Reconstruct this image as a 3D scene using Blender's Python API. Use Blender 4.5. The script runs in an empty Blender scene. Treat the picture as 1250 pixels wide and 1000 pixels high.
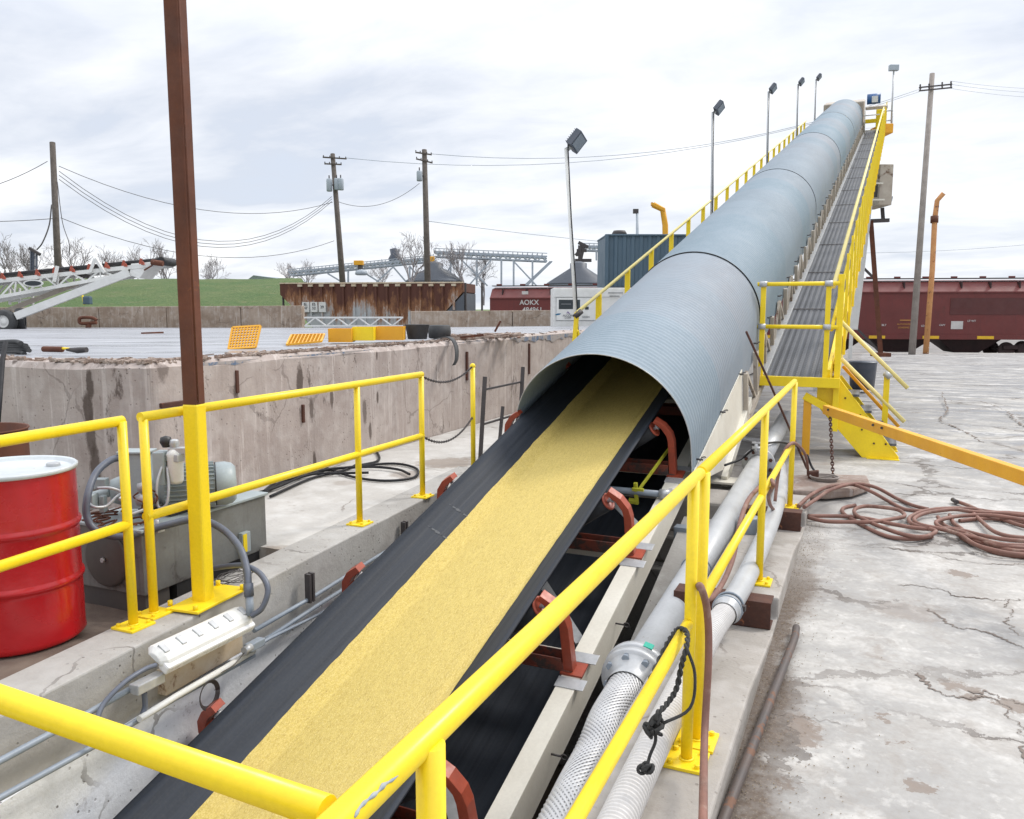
import bpy, math, random
import numpy as np
from mathutils import Vector, Matrix, noise as mnoise
random.seed(7)
R = math.radians
sc = bpy.context.scene
COL = sc.collection
# ------------------------------------------------------------------ camera
FPX, HC = 1000.0, 1.68
PITCH = math.atan(123 / FPX)
YAW = math.atan(437 * math.cos(PITCH) / FPX)
cd = bpy.data.cameras.new('camera'); cam = bpy.data.objects.new('camera', cd); COL.objects.link(cam)
cam.location = (0, 0, HC); cam.rotation_euler = (R(90) - PITCH, 0, YAW)
cd.sensor_width = 36; cd.lens = 36 * FPX / 1250; cd.clip_start = .05; cd.clip_end = 6000
sc.camera = cam
CAM = Vector((0, 0, HC))
_rot = cam.rotation_euler.to_matrix()
RT, UP, FW = _rot.col[0].copy(), _rot.col[1].copy(), -_rot.col[2].copy()
FH = Vector((-math.sin(YAW), math.cos(YAW), 0))
def ray(u, v): return FW * FPX + RT * (u - 625) - UP * (v - 500)
def at(u, v, d): return CAM + ray(u, v) * (d / FPX)
def pk(u, v, i, val):
    d = ray(u, v); return CAM + d * ((val - CAM[i]) / d[i])
def px(u, v, x): return pk(u, v, 0, x)
def py(u, v, y): return pk(u, v, 1, y)
def pz(u, v, z): return pk(u, v, 2, z)
# ------------------------------------------------------------------ view, world, sun
sc.view_settings.view_transform = 'Standard'; sc.view_settings.look = 'None'
sc.view_settings.gamma = 1; sc.view_settings.exposure = 0.50
SUN_EL, SUN_AZ = R(48), R(200)
w = bpy.data.worlds.new('World'); sc.world = w; w.use_nodes = True
# ------------------------------------------------------------------ node helpers
class NT:
    def __init__(s, tree): s.t = tree; s.n = tree.nodes; s.l = tree.links
    def put(s, inp, val):
        if val is None: return
        if hasattr(val, 'is_output') or isinstance(val, bpy.types.NodeSocket): s.l.new(val, inp)
        else:
            if isinstance(val, (tuple, list)) and len(val) == 3 and len(inp.default_value) == 4: val = (*val, 1)
            inp.default_value = val
    def node(s, typ, ins=None, **pr):
        nd = s.n.new(typ)
        for k, v in pr.items(): setattr(nd, k, v)
        for k, v in (ins or {}).items(): s.put(nd.inputs[k], v)
        return nd
    def noise(s, vec, scale, detail=4, rough=.55, dist=0):
        return s.node('ShaderNodeTexNoise', {'Vector': vec, 'Scale': scale, 'Detail': detail, 'Roughness': rough, 'Distortion': dist}).outputs['Fac']
    def vor(s, vec, scale, feature='F1', rnd=1):
        return s.node('ShaderNodeTexVoronoi', {'Vector': vec, 'Scale': scale, 'Randomness': rnd}, feature=feature).outputs['Distance']
    def ramp(s, fac, a, b, va=0., vb=1.):
        return s.node('ShaderNodeMapRange', {'Value': fac, 'From Min': a, 'From Max': b, 'To Min': va, 'To Max': vb}).outputs[0]
    def mix(s, f, a, b, mode='MIX'):
        nd = s.node('ShaderNodeMix', data_type='RGBA', blend_type=mode)
        s.put(nd.inputs[0], f); s.put(nd.inputs[6], a); s.put(nd.inputs[7], b); return nd.outputs[2]
    def m(s, op, a, b=None):
        nd = s.node('ShaderNodeMath', operation=op); s.put(nd.inputs[0], a); s.put(nd.inputs[1], b)
        return nd.outputs[0]
    def mp(s, vec, sc_=(1, 1, 1), loc=(0, 0, 0), rot=(0, 0, 0)):
        return s.node('ShaderNodeMapping', {'Vector': vec, 'Scale': sc_, 'Location': loc, 'Rotation': rot}).outputs[0]
    def vadd(s, a, b, k):
        x = s.node('ShaderNodeVectorMath', operation='SCALE'); s.put(x.inputs[0], b); x.inputs['Scale'].default_value = k
        y = s.node('ShaderNodeVectorMath', operation='ADD'); s.put(y.inputs[0], a); s.put(y.inputs[1], x.outputs[0]); return y.outputs[0]
    def sep(s, vec): return s.node('ShaderNodeSeparateXYZ', {'Vector': vec}).outputs
def newmat(name):
    m = bpy.data.materials.new(name); m.use_nodes = True; t = m.node_tree
    b = t.nodes['Principled BSDF']; return m, NT(t), b
def finish(N, b, col, rough=.6, metal=0, bump=None, bs=.3, bd=.01, spec=None, coat=0):
    N.put(b.inputs['Base Color'], col); N.put(b.inputs['Roughness'], rough); N.put(b.inputs['Metallic'], metal)
    if spec is not None: b.inputs['Specular IOR Level'].default_value = spec
    if coat: b.inputs['Coat Weight'].default_value = coat; b.inputs['Coat Roughness'].default_value = .15
    if bump is not None:
        bn = N.node('ShaderNodeBump', {'Height': bump, 'Strength': bs, 'Distance': bd}); N.l.new(bn.outputs[0], b.inputs['Normal'])
def coord(N, kind='Object'): return N.node('ShaderNodeTexCoord').outputs[kind]
def gpos(N): return N.node('ShaderNodeNewGeometry').outputs['Position']
def sh(c, k): return tuple(x * k for x in c)
def mat(name, c1, c2=None, scale=5, rough=.55, metal=0, bump=.15, bscale=80, bd=.003, dirt=None, dscale=8, dthr=.62, dsoft=.04, damt=1, streak=None, sthr=.55, world=False, coat=0, spec=None):
    m, N, b = newmat(name)
    o = gpos(N) if world else coord(N)
    c2 = c2 or sh(c1, .78)
    f = N.ramp(N.noise(o, scale, 5, .6), .3, .7)
    col = N.mix(f, c1, c2)
    fine = N.noise(o, bscale, 3, .6)
    col = N.mix(N.ramp(fine, .3, .7, .0, .18), col, sh(c2, .6))
    rr = N.ramp(N.noise(o, scale * 2.3, 4), .3, .7, rough - .08, rough + .1)
    if streak:
        s_ = N.noise(N.mp(o, (9, 9, .7)), 1.5, 5, .65)
        col = N.mix(N.m('MULTIPLY', N.ramp(s_, sthr, sthr + .15), .8), col, streak)
    if dirt:
        d = N.ramp(N.noise(o, dscale, 6, .7, .3), dthr, dthr + dsoft)
        d = N.m('MULTIPLY', d, damt)
        col = N.mix(d, col, dirt); rr = N.mix(d, rr, (.85, .85, .85))
    finish(N, b, col, rr, metal, fine, bump, bd, spec, coat)
    return m
# world: overcast daylight sky over a Nishita sky
N = NT(w.node_tree); bg = w.node_tree.nodes['Background']
sky = N.node('ShaderNodeTexSky', sky_type='NISHITA', sun_disc=False, sun_elevation=SUN_EL, sun_rotation=SUN_AZ)
dv = N.node('ShaderNodeTexCoord').outputs['Generated']
sx, sy, sz = N.sep(dv)
zz = N.m('MAXIMUM', sz, .0)
den = N.m('ADD', zz, .16)
cv = N.node('ShaderNodeCombineXYZ', {'X': N.m('DIVIDE', sx, den), 'Y': N.m('DIVIDE', sy, den), 'Z': 0.0}).outputs[0]
wav = N.node('ShaderNodeTexNoise', {'Vector': cv, 'Scale': .9, 'Detail': 3.0}).outputs['Color']
cvd = N.vadd(cv, wav, .5)
c1 = N.noise(N.mp(cvd, (.55, 1.25, 1), rot=(0, 0, R(38))), .85, 7, .5)
c2 = N.noise(N.mp(cvd, (.8, 1.1, 1), loc=(5, 2, 0), rot=(0, 0, R(20))), 3.4, 5, .6)
cf = N.m('ADD', N.m('MULTIPLY', c1, .75), N.m('MULTIPLY', c2, .25))
cloud = N.mix(N.ramp(cf, .40, .62), (8.0, 8.05, 8.2), (5.0, 5.35, 6.05))
blue = N.mix(N.ramp(cf, .585, .68, 0, .5), cloud, (4.9, 5.45, 6.4))
lift = N.ramp(zz, .25, 1.0, 1.0, 2.0)
cl = N.mix(1.0, blue, N.node('ShaderNodeCombineXYZ', {'X': lift, 'Y': lift, 'Z': lift}).outputs[0], 'MULTIPLY')
skyc = N.mix(.94, sky.outputs[0], cl)
N.put(bg.inputs['Color'], skyc); bg.inputs['Strength'].default_value = .105
sd = bpy.data.lights.new('sun', 'SUN'); sd.energy = 1.5; sd.angle = R(14); sd.color = (1, .95, .88)
so = bpy.data.objects.new('sun', sd); COL.objects.link(so)
so.rotation_euler = (R(90) - SUN_EL, 0, R(140))
so.location = (0, 0, 30)
# ------------------------------------------------------------------ mesh builder
MATS = {}
def V(*a): return Vector(a[0]) if len(a) == 1 else Vector(a)
def frame(d, up=None):
    d = V(d).normalized(); up = V(up) if up else V(0, 0, 1)
    if abs(d.dot(up)) > .98: up = V(0, 1, 0) if abs(d.y) < .9 else V(1, 0, 0)
    x = d.cross(up).normalized(); return x, x.cross(d).normalized(), d
class MB:
    def __init__(s, xf=None): s.v = []; s.f = []; s.s = []; s.xf = xf
    def add(s, vs, fs, smooth=False):
        o = len(s.v)
        s.v += [V(p) for p in vs] if s.xf is None else [s.xf @ V(p) for p in vs]
        s.f += [tuple(i + o for i in f) for f in fs]; s.s += [smooth] * len(fs); return s
    def box(s, a, b):
        x0, y0, z0 = a; x1, y1, z1 = b
        return s.add([(x0,y0,z0),(x1,y0,z0),(x1,y1,z0),(x0,y1,z0),(x0,y0,z1),(x1,y0,z1),(x1,y1,z1),(x0,y1,z1)],
                     [(0,3,2,1),(4,5,6,7),(0,1,5,4),(1,2,6,5),(2,3,7,6),(3,0,4,7)])
    def obox(s, c, X, Y, Z):
        c, X, Y, Z = V(c), V(X) / 2, V(Y) / 2, V(Z) / 2
        return s.add([c-X-Y-Z, c+X-Y-Z, c+X+Y-Z, c-X+Y-Z, c-X-Y+Z, c+X-Y+Z, c+X+Y+Z, c-X+Y+Z],
                     [(0,3,2,1),(4,5,6,7),(0,1,5,4),(1,2,6,5),(2,3,7,6),(3,0,4,7)])
    def bar(s, p, q, w, h, up=None):
        p, q = V(p), V(q); x, y, d = frame(q - p, up); return s.obox((p + q) / 2, x * w, y * h, q - p)
    def ring(s, c, x, y, r, seg): return [c + x * (r * math.cos(t)) + y * (r * math.sin(t)) for t in [2 * math.pi * i / seg for i in range(seg)]]
    def cyl(s, p, q, r, r2=None, seg=16, caps=True):
        p, q = V(p), V(q); x, y, d = frame(q - p); r2 = r if r2 is None else r2
        vs = s.ring(p, x, y, r, seg) + s.ring(q, x, y, r2, seg)
        s.add(vs, [(i, (i + 1) % seg, seg + (i + 1) % seg, seg + i) for i in range(seg)], True)
        if caps: s.add(vs, [tuple(range(seg))[::-1], tuple(range(seg, 2 * seg))])
        return s
    def tube(s, pts, r, seg=10, caps=True):
        pts = [V(p) for p in pts]; n = len(pts); rs = r if isinstance(r, (list, tuple)) else [r] * n
        x = None; vs = []
        for i, p in enumerate(pts):
            d = (pts[min(i + 1, n - 1)] - pts[max(i - 1, 0)]).normalized()
            if x is None: x, y, _ = frame(d)
            else:
                x = (x - d * x.dot(d)).normalized(); y = x.cross(d).normalized()
            vs += s.ring(p, x, y, rs[i], seg)
        fs = [(k * seg + i, k * seg + (i + 1) % seg, (k + 1) * seg + (i + 1) % seg, (k + 1) * seg + i) for k in range(n - 1) for i in range(seg)]
        s.add(vs, fs, True)
        if caps: s.add(vs, [tuple(range(seg))[::-1], tuple(range((n - 1) * seg, n * seg))])
        return s
    def lathe(s, prof, c, axis=(0, 0, 1), seg=32):
        c = V(c); x, y, d = frame(axis); vs = []
        for r, h in prof: vs += s.ring(c + d * h, x, y, max(r, 1e-4), seg)
        n = len(prof)
        return s.add(vs, [(k*seg+i, k*seg+(i+1) % seg, (k+1)*seg+(i+1) % seg, (k+1)*seg+i) for k in range(n-1) for i in range(seg)], True)
    def torus(s, c, axis, R_, r, seg=28, rs=8):
        x, y, d = frame(axis); c = V(c)
        pts = [c + x * R_ * math.cos(t) + y * R_ * math.sin(t) for t in [2 * math.pi * i / seg for i in range(seg + 1)]]
        return s.tube(pts, r, rs, False)
    def prism(s, poly, ext):
        poly = [V(p) for p in poly]; n = len(poly); e = V(ext)
        return s.add(poly + [p + e for p in poly], [tuple(range(n))[::-1], tuple(range(n, 2 * n))] + [(i, (i + 1) % n, n + (i + 1) % n, n + i) for i in range(n)])
    def grid(s, fn, nu, nv, smooth=True):
        vs = [fn(i / nu, j / nv) for j in range(nv + 1) for i in range(nu + 1)]
        return s.add(vs, [(j*(nu+1)+i, j*(nu+1)+i+1, (j+1)*(nu+1)+i+1, (j+1)*(nu+1)+i) for j in range(nv) for i in range(nu)], smooth)
    def build(s, name, m, parent=None, local=False, bevel=0, origin=None, recalc=True):
        me = bpy.data.meshes.new(name)
        vs = s.v
        if parent is not None and not local:
            inv = WM[root_of(parent)].inverted(); vs = [inv @ p for p in vs]
        loc = V(0, 0, 0)
        if parent is None:
            if origin is None:
                xs = [p.x for p in vs]; ys = [p.y for p in vs]; zs = [p.z for p in vs]
                origin = ((min(xs) + max(xs)) / 2, (min(ys) + max(ys)) / 2, min(zs))
            loc = V(origin); vs = [p - loc for p in vs]
        me.from_pydata([tuple(p) for p in vs], [], s.f)
        me.polygons.foreach_set('use_smooth', s.s)
        if recalc:
            import bmesh
            bm = bmesh.new(); bm.from_mesh(me); bmesh.ops.remove_doubles(bm, verts=bm.verts, dist=1e-5)
            bmesh.ops.recalc_face_normals(bm, faces=bm.faces); bm.to_mesh(me); bm.free()
        me.update()
        o = bpy.data.objects.new(name, me); COL.objects.link(o); o.location = loc
        if m: me.materials.append(MT(m) if isinstance(m, str) else m)
        if parent is not None: o.parent = parent
        if bevel:
            md = o.modifiers.new('bevel', 'BEVEL'); md.width = bevel; md.segments = 2; md.limit_method = 'ANGLE'; md.angle_limit = R(40)
        return o
WM = {}
def root_of(o):
    while o.parent is not None: o = o.parent
    return o.name
def tag(o, label, cat, group=None, kind=None):
    o['label'] = label; o['category'] = cat
    if group: o['group'] = group
    if kind: o['kind'] = kind
    return o
def thing(name, label, cat, loc=(0, 0, 0), mw=None, group=None):
    o = bpy.data.objects.new(name, None); COL.objects.link(o); o.empty_display_size = .2
    mw = mw or Matrix.Translation(V(loc)); o.matrix_world = mw; WM[o.name] = mw.copy()
    return tag(o, label, cat, group)
def struct(o): o['kind'] = 'structure'; return o
def dup(root, mw, label=None):
    def rec(o, par):
        c = o.copy(); COL.objects.link(c); c.parent = par
        for ch in list(o.children): rec(ch, c)
        return c
    r = rec(root, None); r.matrix_world = mw; WM[r.name] = mw.copy()
    if label: r['label'] = label
    return r
def MT(k): return MATS[k]
def spline(pts, n=8):
    pts = [V(p) for p in pts]; P_ = [pts[0] * 2 - pts[1]] + pts + [pts[-1] * 2 - pts[-2]]; out = []
    for i in range(1, len(P_) - 2):
        a, b, c, d = P_[i-1:i+3]
        for k in range(n):
            t = k / n
            out.append(.5 * ((2*b) + (c-a)*t + (2*a-5*b+4*c-d)*t*t + (3*b-a-3*c+d)*t**3))
    return out + [pts[-1]]
def text(body, size, c, X, Y, m, parent, name='lettering', ext=.002, align='CENTER'):
    cu = bpy.data.curves.new('t', 'FONT'); cu.body = body; cu.size = size; cu.align_x = align; cu.align_y = 'CENTER'; cu.extrude = ext; cu.offset = size * .018
    o = bpy.data.objects.new('t', cu); COL.objects.link(o)
    dg = bpy.context.evaluated_depsgraph_get(); me = bpy.data.meshes.new_from_object(o.evaluated_get(dg))
    bpy.data.objects.remove(o)
    X = V(X).normalized(); Y = V(Y).normalized(); Z = X.cross(Y); c = V(c)
    b = MB(); b.add([c + X * p.co.x + Y * p.co.y + Z * p.co.z for p in me.vertices], [tuple(p.vertices) for p in me.polygons])
    return b.build(name, m, parent, recalc=False)
# ------------------------------------------------------------------ materials
YEL = (.94, .70, .010)
MATS['yellow'] = mat('yellow_paint', YEL, (.86, .62, .010), 5, .42, bump=.12, bscale=70, bd=.002, dirt=(.20, .12, .04), dscale=26, dthr=.70, dsoft=.02, coat=.1)
MATS['amber'] = mat('amber_paint', (.82, .42, .02), (.72, .34, .02), 4, .5, bump=.1, dirt=(.25, .1, .03), dscale=14, dthr=.68)
MATS['pale_yellow'] = mat('pale_yellow_paint', (.84, .70, .22), (.86, .74, .35), 3, .5, bump=.06, dirt=(.3, .2, .08), dscale=18, dthr=.72)
MATS['rust'] = mat('rusted_steel', (.15, .048, .022), (.085, .028, .014), 4, .75, bump=.3, bscale=60, dirt=(.30, .10, .03), dscale=5, dthr=.66, dsoft=.1, streak=(.24, .08, .03), sthr=.62)
MATS['rust_beam'] = mat('rusted_beam', (.10, .035, .02), (.05, .018, .012), 9, .7, bump=.3, bscale=90, dirt=(.25, .09, .04), dscale=12, dthr=.62)
MATS['red_paint'] = mat('red_drum_paint', (.52, .008, .012), (.42, .006, .01), 2, .26, bump=.35, bscale=7, bd=.01, dirt=(.20, .03, .02), dscale=14, dthr=.70, coat=.2)
MATS['lid'] = mat('lid_paint', (.62, .66, .68), (.50, .54, .56), 7, .4, bump=.1, bscale=40, dirt=(.38, .22, .14), dscale=9, dthr=.63)
MATS['white'] = mat('white_paint', (.78, .78, .76), (.66, .66, .63), 4, .45, bump=.08, dirt=(.32, .24, .17), dscale=7, dthr=.70, dsoft=.08)
MATS['cream'] = mat('cream_paint', (.78, .75, .66), (.68, .64, .55), 2.5, .48, bump=.08, bscale=60, dirt=(.22, .12, .07), dscale=6, dthr=.70, dsoft=.05)
MATS['cream_old'] = mat('weathered_cream_paint', (.52, .47, .40), (.40, .34, .28), 4, .6, bump=.15, dirt=(.14, .08, .05), dscale=3, dthr=.58, dsoft=.1)
MATS['idler_red'] = mat('orange_red_paint', (.42, .075, .035), (.28, .055, .03), 9, .42, bump=.12, bscale=70, dirt=(.14, .06, .04), dscale=16, dthr=.63, dsoft=.1)
MATS['idler_dirty'] = mat('grimy_red_paint', (.26, .06, .035), (.14, .05, .035), 7, .6, bump=.2, dirt=(.07, .05, .045), dscale=8, dthr=.5, dsoft=.1)
MATS['rubber'] = mat('black_rubber', (.022, .022, .024), (.03, .03, .032), 6, .55, bump=.15, bscale=120)
MATS['rubber_dusty'] = mat('dusty_rubber', (.035, .037, .04), (.075, .075, .075), 5, .7, bump=.3, bscale=50)
MATS['cable'] = mat('cable_sheath', (.09, .105, .14), (.12, .135, .17), 9, .45, bump=.1)
MATS['black_cable'] = mat('black_cable_sheath', (.012, .012, .014), (.022, .022, .025), 9, .6, bump=.1, spec=.3)
MATS['hose'] = mat('rust_brown_hose', (.26, .125, .095), (.17, .085, .065), 6, .65, bump=.25, bscale=90, dirt=(.36, .27, .22), dscale=8, dthr=.55, dsoft=.15, damt=.6)
MATS['conduit'] = mat('grey_conduit', (.27, .31, .36), (.21, .245, .285), 5, .45, bump=.05)
MATS['galv'] = mat('galvanised_steel', (.52, .53, .54), (.42, .43, .44), 14, .42, .35, bump=.08, bscale=50, dirt=(.30, .28, .26), dscale=9, dthr=.66)
MATS['pipe'] = mat('grey_painted_pipe', (.50, .51, .52), (.42, .43, .435), 5, .42, .1, bump=.1, bscale=70, dirt=(.26, .23, .20), dscale=7, dthr=.66, dsoft=.08)
MATS['machine'] = mat('grey_green_enamel', (.38, .43, .44), (.31, .36, .37), 4, .42, bump=.1, dirt=(.10, .085, .07), dscale=8, dthr=.66, dsoft=.06)
MATS['tank'] = mat('dirty_grey_tank', (.20, .205, .195), (.13, .125, .115), 5, .55, bump=.15, bscale=60, dirt=(.06, .05, .045), dscale=5, dthr=.56, dsoft=.12, streak=(.10, .09, .08))
MATS['dark_tank'] = mat('oily_dark_steel', (.065, .06, .058), (.10, .09, .08), 5, .5, bump=.2)
MATS['black'] = mat('black_paint', (.018, .018, .02), (.03, .03, .03), 5, .5)
MATS['lamp_body'] = mat('dark_lamp_housing', (.06, .075, .10), (.09, .10, .125), 8, .4)
MATS['wood'] = mat('old_pole_wood', (.13, .11, .095), (.075, .062, .052), 3, .85, bump=.5, bscale=30, streak=(.05, .04, .035))
MATS['wood_pale'] = mat('weathered_pole_wood', (.36, .32, .29), (.25, .22, .20), 2, .85, bump=.4, bscale=30, streak=(.17, .14, .13))
MATS['bark'] = mat('bare_bark', (.34, .315, .315), (.27, .245, .245), 1, .9)
MATS['blue'] = mat('blue_enamel', (.03, .12, .30), (.02, .08, .22), 5, .4)
MATS['steel_dark'] = mat('dark_steel', (.07, .06, .06), (.045, .04, .04), 6, .6, bump=.2)
MATS['rubber_strap'] = mat('rope_fibre', (.03, .03, .03), (.05, .05, .05), 30, .9, bump=.6, bscale=200)
MATS['bin_roof'] = mat('grey_metal_roof', (.10, .115, .14), (.08, .09, .11), 1, .5)
MATS['truss_far'] = mat('galvanised_gantry', (.40, .45, .50), (.32, .36, .40), 1, .5)
MATS['container'] = mat('blue_grey_container', (.085, .135, .18), (.065, .11, .15), 1, .5, bump=.05, dirt=(.14, .10, .08), dscale=2, dthr=.7)
MATS['car_red'] = mat('oxide_red_railcar', (.165, .030, .027), (.125, .024, .021), .8, .5, bump=.05, bscale=8, dirt=(.10, .04, .035), dscale=1.3, dthr=.6, dsoft=.15, streak=(.10, .025, .025))
MATS['car_under'] = mat('dark_railcar_underside', (.045, .02, .02), (.03, .018, .018), 2, .7)
MATS['glass'] = mat('dark_glass', (.04, .055, .065), (.06, .08, .09), 2, .12, bump=0)
MATS['sill_yellow'] = mat('reflector_yellow', (.85, .52, .02), None, 2, .4)
MATS['roller'] = mat('black_roller', (.014, .015, .018), (.028, .03, .034), 12, .5, spec=.3, bump=.1)
MATS['diffuser'] = mat('white_acrylic', (.84, .84, .84), (.80, .80, .80), 8, .25, bump=0, coat=.3)
MATS['rusty_white'] = mat('rust_bled_white_panel', (.62, .55, .44), (.52, .40, .26), 6, .6, dirt=(.20, .10, .05), dscale=12, dthr=.6, dsoft=.1)

def mk_yard():
    m, N, b = newmat('yard_concrete'); o = gpos(N)
    x, y, z = N.sep(o)
    wob = N.node('ShaderNodeTexNoise', {'Vector': o, 'Scale': 1.7, 'Detail': 5.0}).outputs['Color']
    od = N.vadd(o, wob, .9)
    big = N.noise(o, .55, 6, .6, .4); mid = N.noise(od, 1.6, 6, .65); fine = N.noise(o, 26, 5, .65)
    col = N.mix(N.ramp(big, .40, .60), (.46, .445, .42), (.29, .285, .28))
    col = N.mix(N.ramp(mid, .50, .66), col, (.56, .545, .52))
    col = N.mix(N.ramp(N.noise(od, 4.5, 6, .7), .5, .64, 0, .55), col, (.30, .275, .25))
    col = N.mix(N.ramp(N.noise(N.mp(o, loc=(4, 4, 4)), 11, 5, .7), .55, .68, 0, .5), col, (.62, .605, .58))
    for k_, (u_, v_, r_) in enumerate(((945, 890, .17), (985, 900, .10), (880, 960, .12), (960, 960, .05), (1185, 842, .09), (1235, 862, .07), (1110, 745, .18), (1100, 905, .03), (1130, 965, .035), (1170, 700, .07), (1080, 880, .02))):
        c_ = pz(u_, v_, -.12); dd_ = N.node('ShaderNodeVectorMath', operation='DISTANCE'); N.put(dd_.inputs[0], N.vadd(o, N.noise(N.mp(o, loc=(k_ * 3, 0, 0)), 5, 6, .7), .0)); dd_.inputs[1].default_value = c_
        dn_ = N.m('ADD', dd_.outputs['Value'], N.m('MULTIPLY', N.m('SUBTRACT', N.noise(o, 6, 7, .75), .5), .55))
        col = N.mix(N.ramp(dn_, r_ * .8, r_ * 1.15, .85 if k_ != 6 else .4, 0), col, (.205, .16, .13))
    # worn bands drawn out across the yard further away
    band = N.noise(N.mp(od, (.30, 2.4, 1)), 1.1, 7, .7)
    far = N.ramp(y, 8.0, 12.0)
    col = N.mix(N.m('MULTIPLY', N.ramp(band, .44, .58), N.m('MULTIPLY', far, .9)), col, (.17, .175, .19))
    col = N.mix(N.m('MULTIPLY', N.ramp(N.noise(N.mp(od, (.5, 2.2, 1), (3, 1, 0)), 1.3, 5, .6), .58, .63), N.m('MULTIPLY', far, .8)), col, (.62, .61, .60))
    # brown stains
    st = N.ramp(N.noise(od, 1.1, 6, .7), .60, .68)
    col = N.mix(N.m('MULTIPLY', st, .55), col, (.24, .19, .15))
    st2 = N.ramp(N.noise(N.mp(o, loc=(7, 3, 0)), 3.6, 6, .75), .66, .70)
    col = N.mix(N.m('MULTIPLY', st2, .6), col, (.19, .15, .125))
    # cracks, only in places
    cr = N.node('ShaderNodeTexVoronoi', {'Vector': N.mp(N.vadd(o, N.node('ShaderNodeTexNoise', {'Vector': o, 'Scale': 3.5, 'Detail': 6.0, 'Roughness': .7}).outputs['Color'], .42), (.62, 1.15, 1)), 'Scale': .62}, feature='DISTANCE_TO_EDGE').outputs['Distance']
    cm = N.ramp(N.noise(N.mp(o, loc=(2, 9, 0)), .9, 3), .40, .55, 0., 1.)
    wd = N.ramp(N.noise(o, 5, 4), .35, .7, .004, .022)
    crack = N.m('MULTIPLY', N.m('LESS_THAN', cr, wd), cm)
    halo = N.m('MULTIPLY', N.ramp(cr, .0, .075, 1, 0), N.m('MULTIPLY', cm, N.ramp(N.noise(o, 7, 5, .7), .45, .6)))
    col = N.mix(N.m('MULTIPLY', halo, .6), col, (.24, .21, .185))
    col = N.mix(N.m('MULTIPLY', crack, .85), col, (.10, .085, .075))
    # a straight joint and dirt near the kerb
    dk = N.m('ADD', x, N.m('MULTIPLY', N.noise(o, 2.4, 5, .7), -.50))
    dirt = N.m('MULTIPLY', N.ramp(dk, -.56, -.44, 1, 0), N.ramp(y, 5.2, 6.6, 1, .3))
    col = N.mix(dirt, col, (.105, .075, .055))
    gr = N.vor(o, 75); col = N.mix(N.m('MULTIPLY', N.ramp(gr, .18, .3, 1, 0), N.m('ADD', N.m('MULTIPLY', dirt, .22), .05)), col, (.42, .34, .24))
    col = N.mix(N.ramp(fine, .35, .7, 0, .4), col, (.24, .225, .21))
    ro = N.mix(N.m('MULTIPLY', N.ramp(band, .48, .6), far), (.75, .75, .75), (.28, .28, .28))
    h = N.m('ADD', N.m('MULTIPLY', fine, .5), N.m('ADD', N.m('MULTIPLY', N.noise(o, 7, 6, .65), .9), N.m('MULTIPLY', crack, -2.5)))
    finish(N, b, col, ro, 0, h, .5, .012)
    return m
MATS['yard'] = mk_yard()
def mk_platform():
    m, N, b = newmat('wet_platform'); o = N.mp(gpos(N), rot=(0, 0, -YAW)); 
    a = N.noise(N.mp(o, (.25, 1.6, 1)), .9, 7, .7); c_ = N.noise(N.mp(o, (.6, 3.5, 1), (3, 3, 0)), 1.0, 6, .7)
    col = N.mix(N.ramp(a, .40, .60), (.34, .35, .375), (.21, .215, .24)); col = N.mix(N.ramp(c_, .55, .62, 0, .8), col, (.13, .125, .13)); col = N.mix(N.ramp(c_, .36, .42, .7, 0), col, (.50, .50, .52))
    finish(N, b, col, N.ramp(a, .35, .6, .55, .2), 0, c_, .3, .01)
    return m
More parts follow.
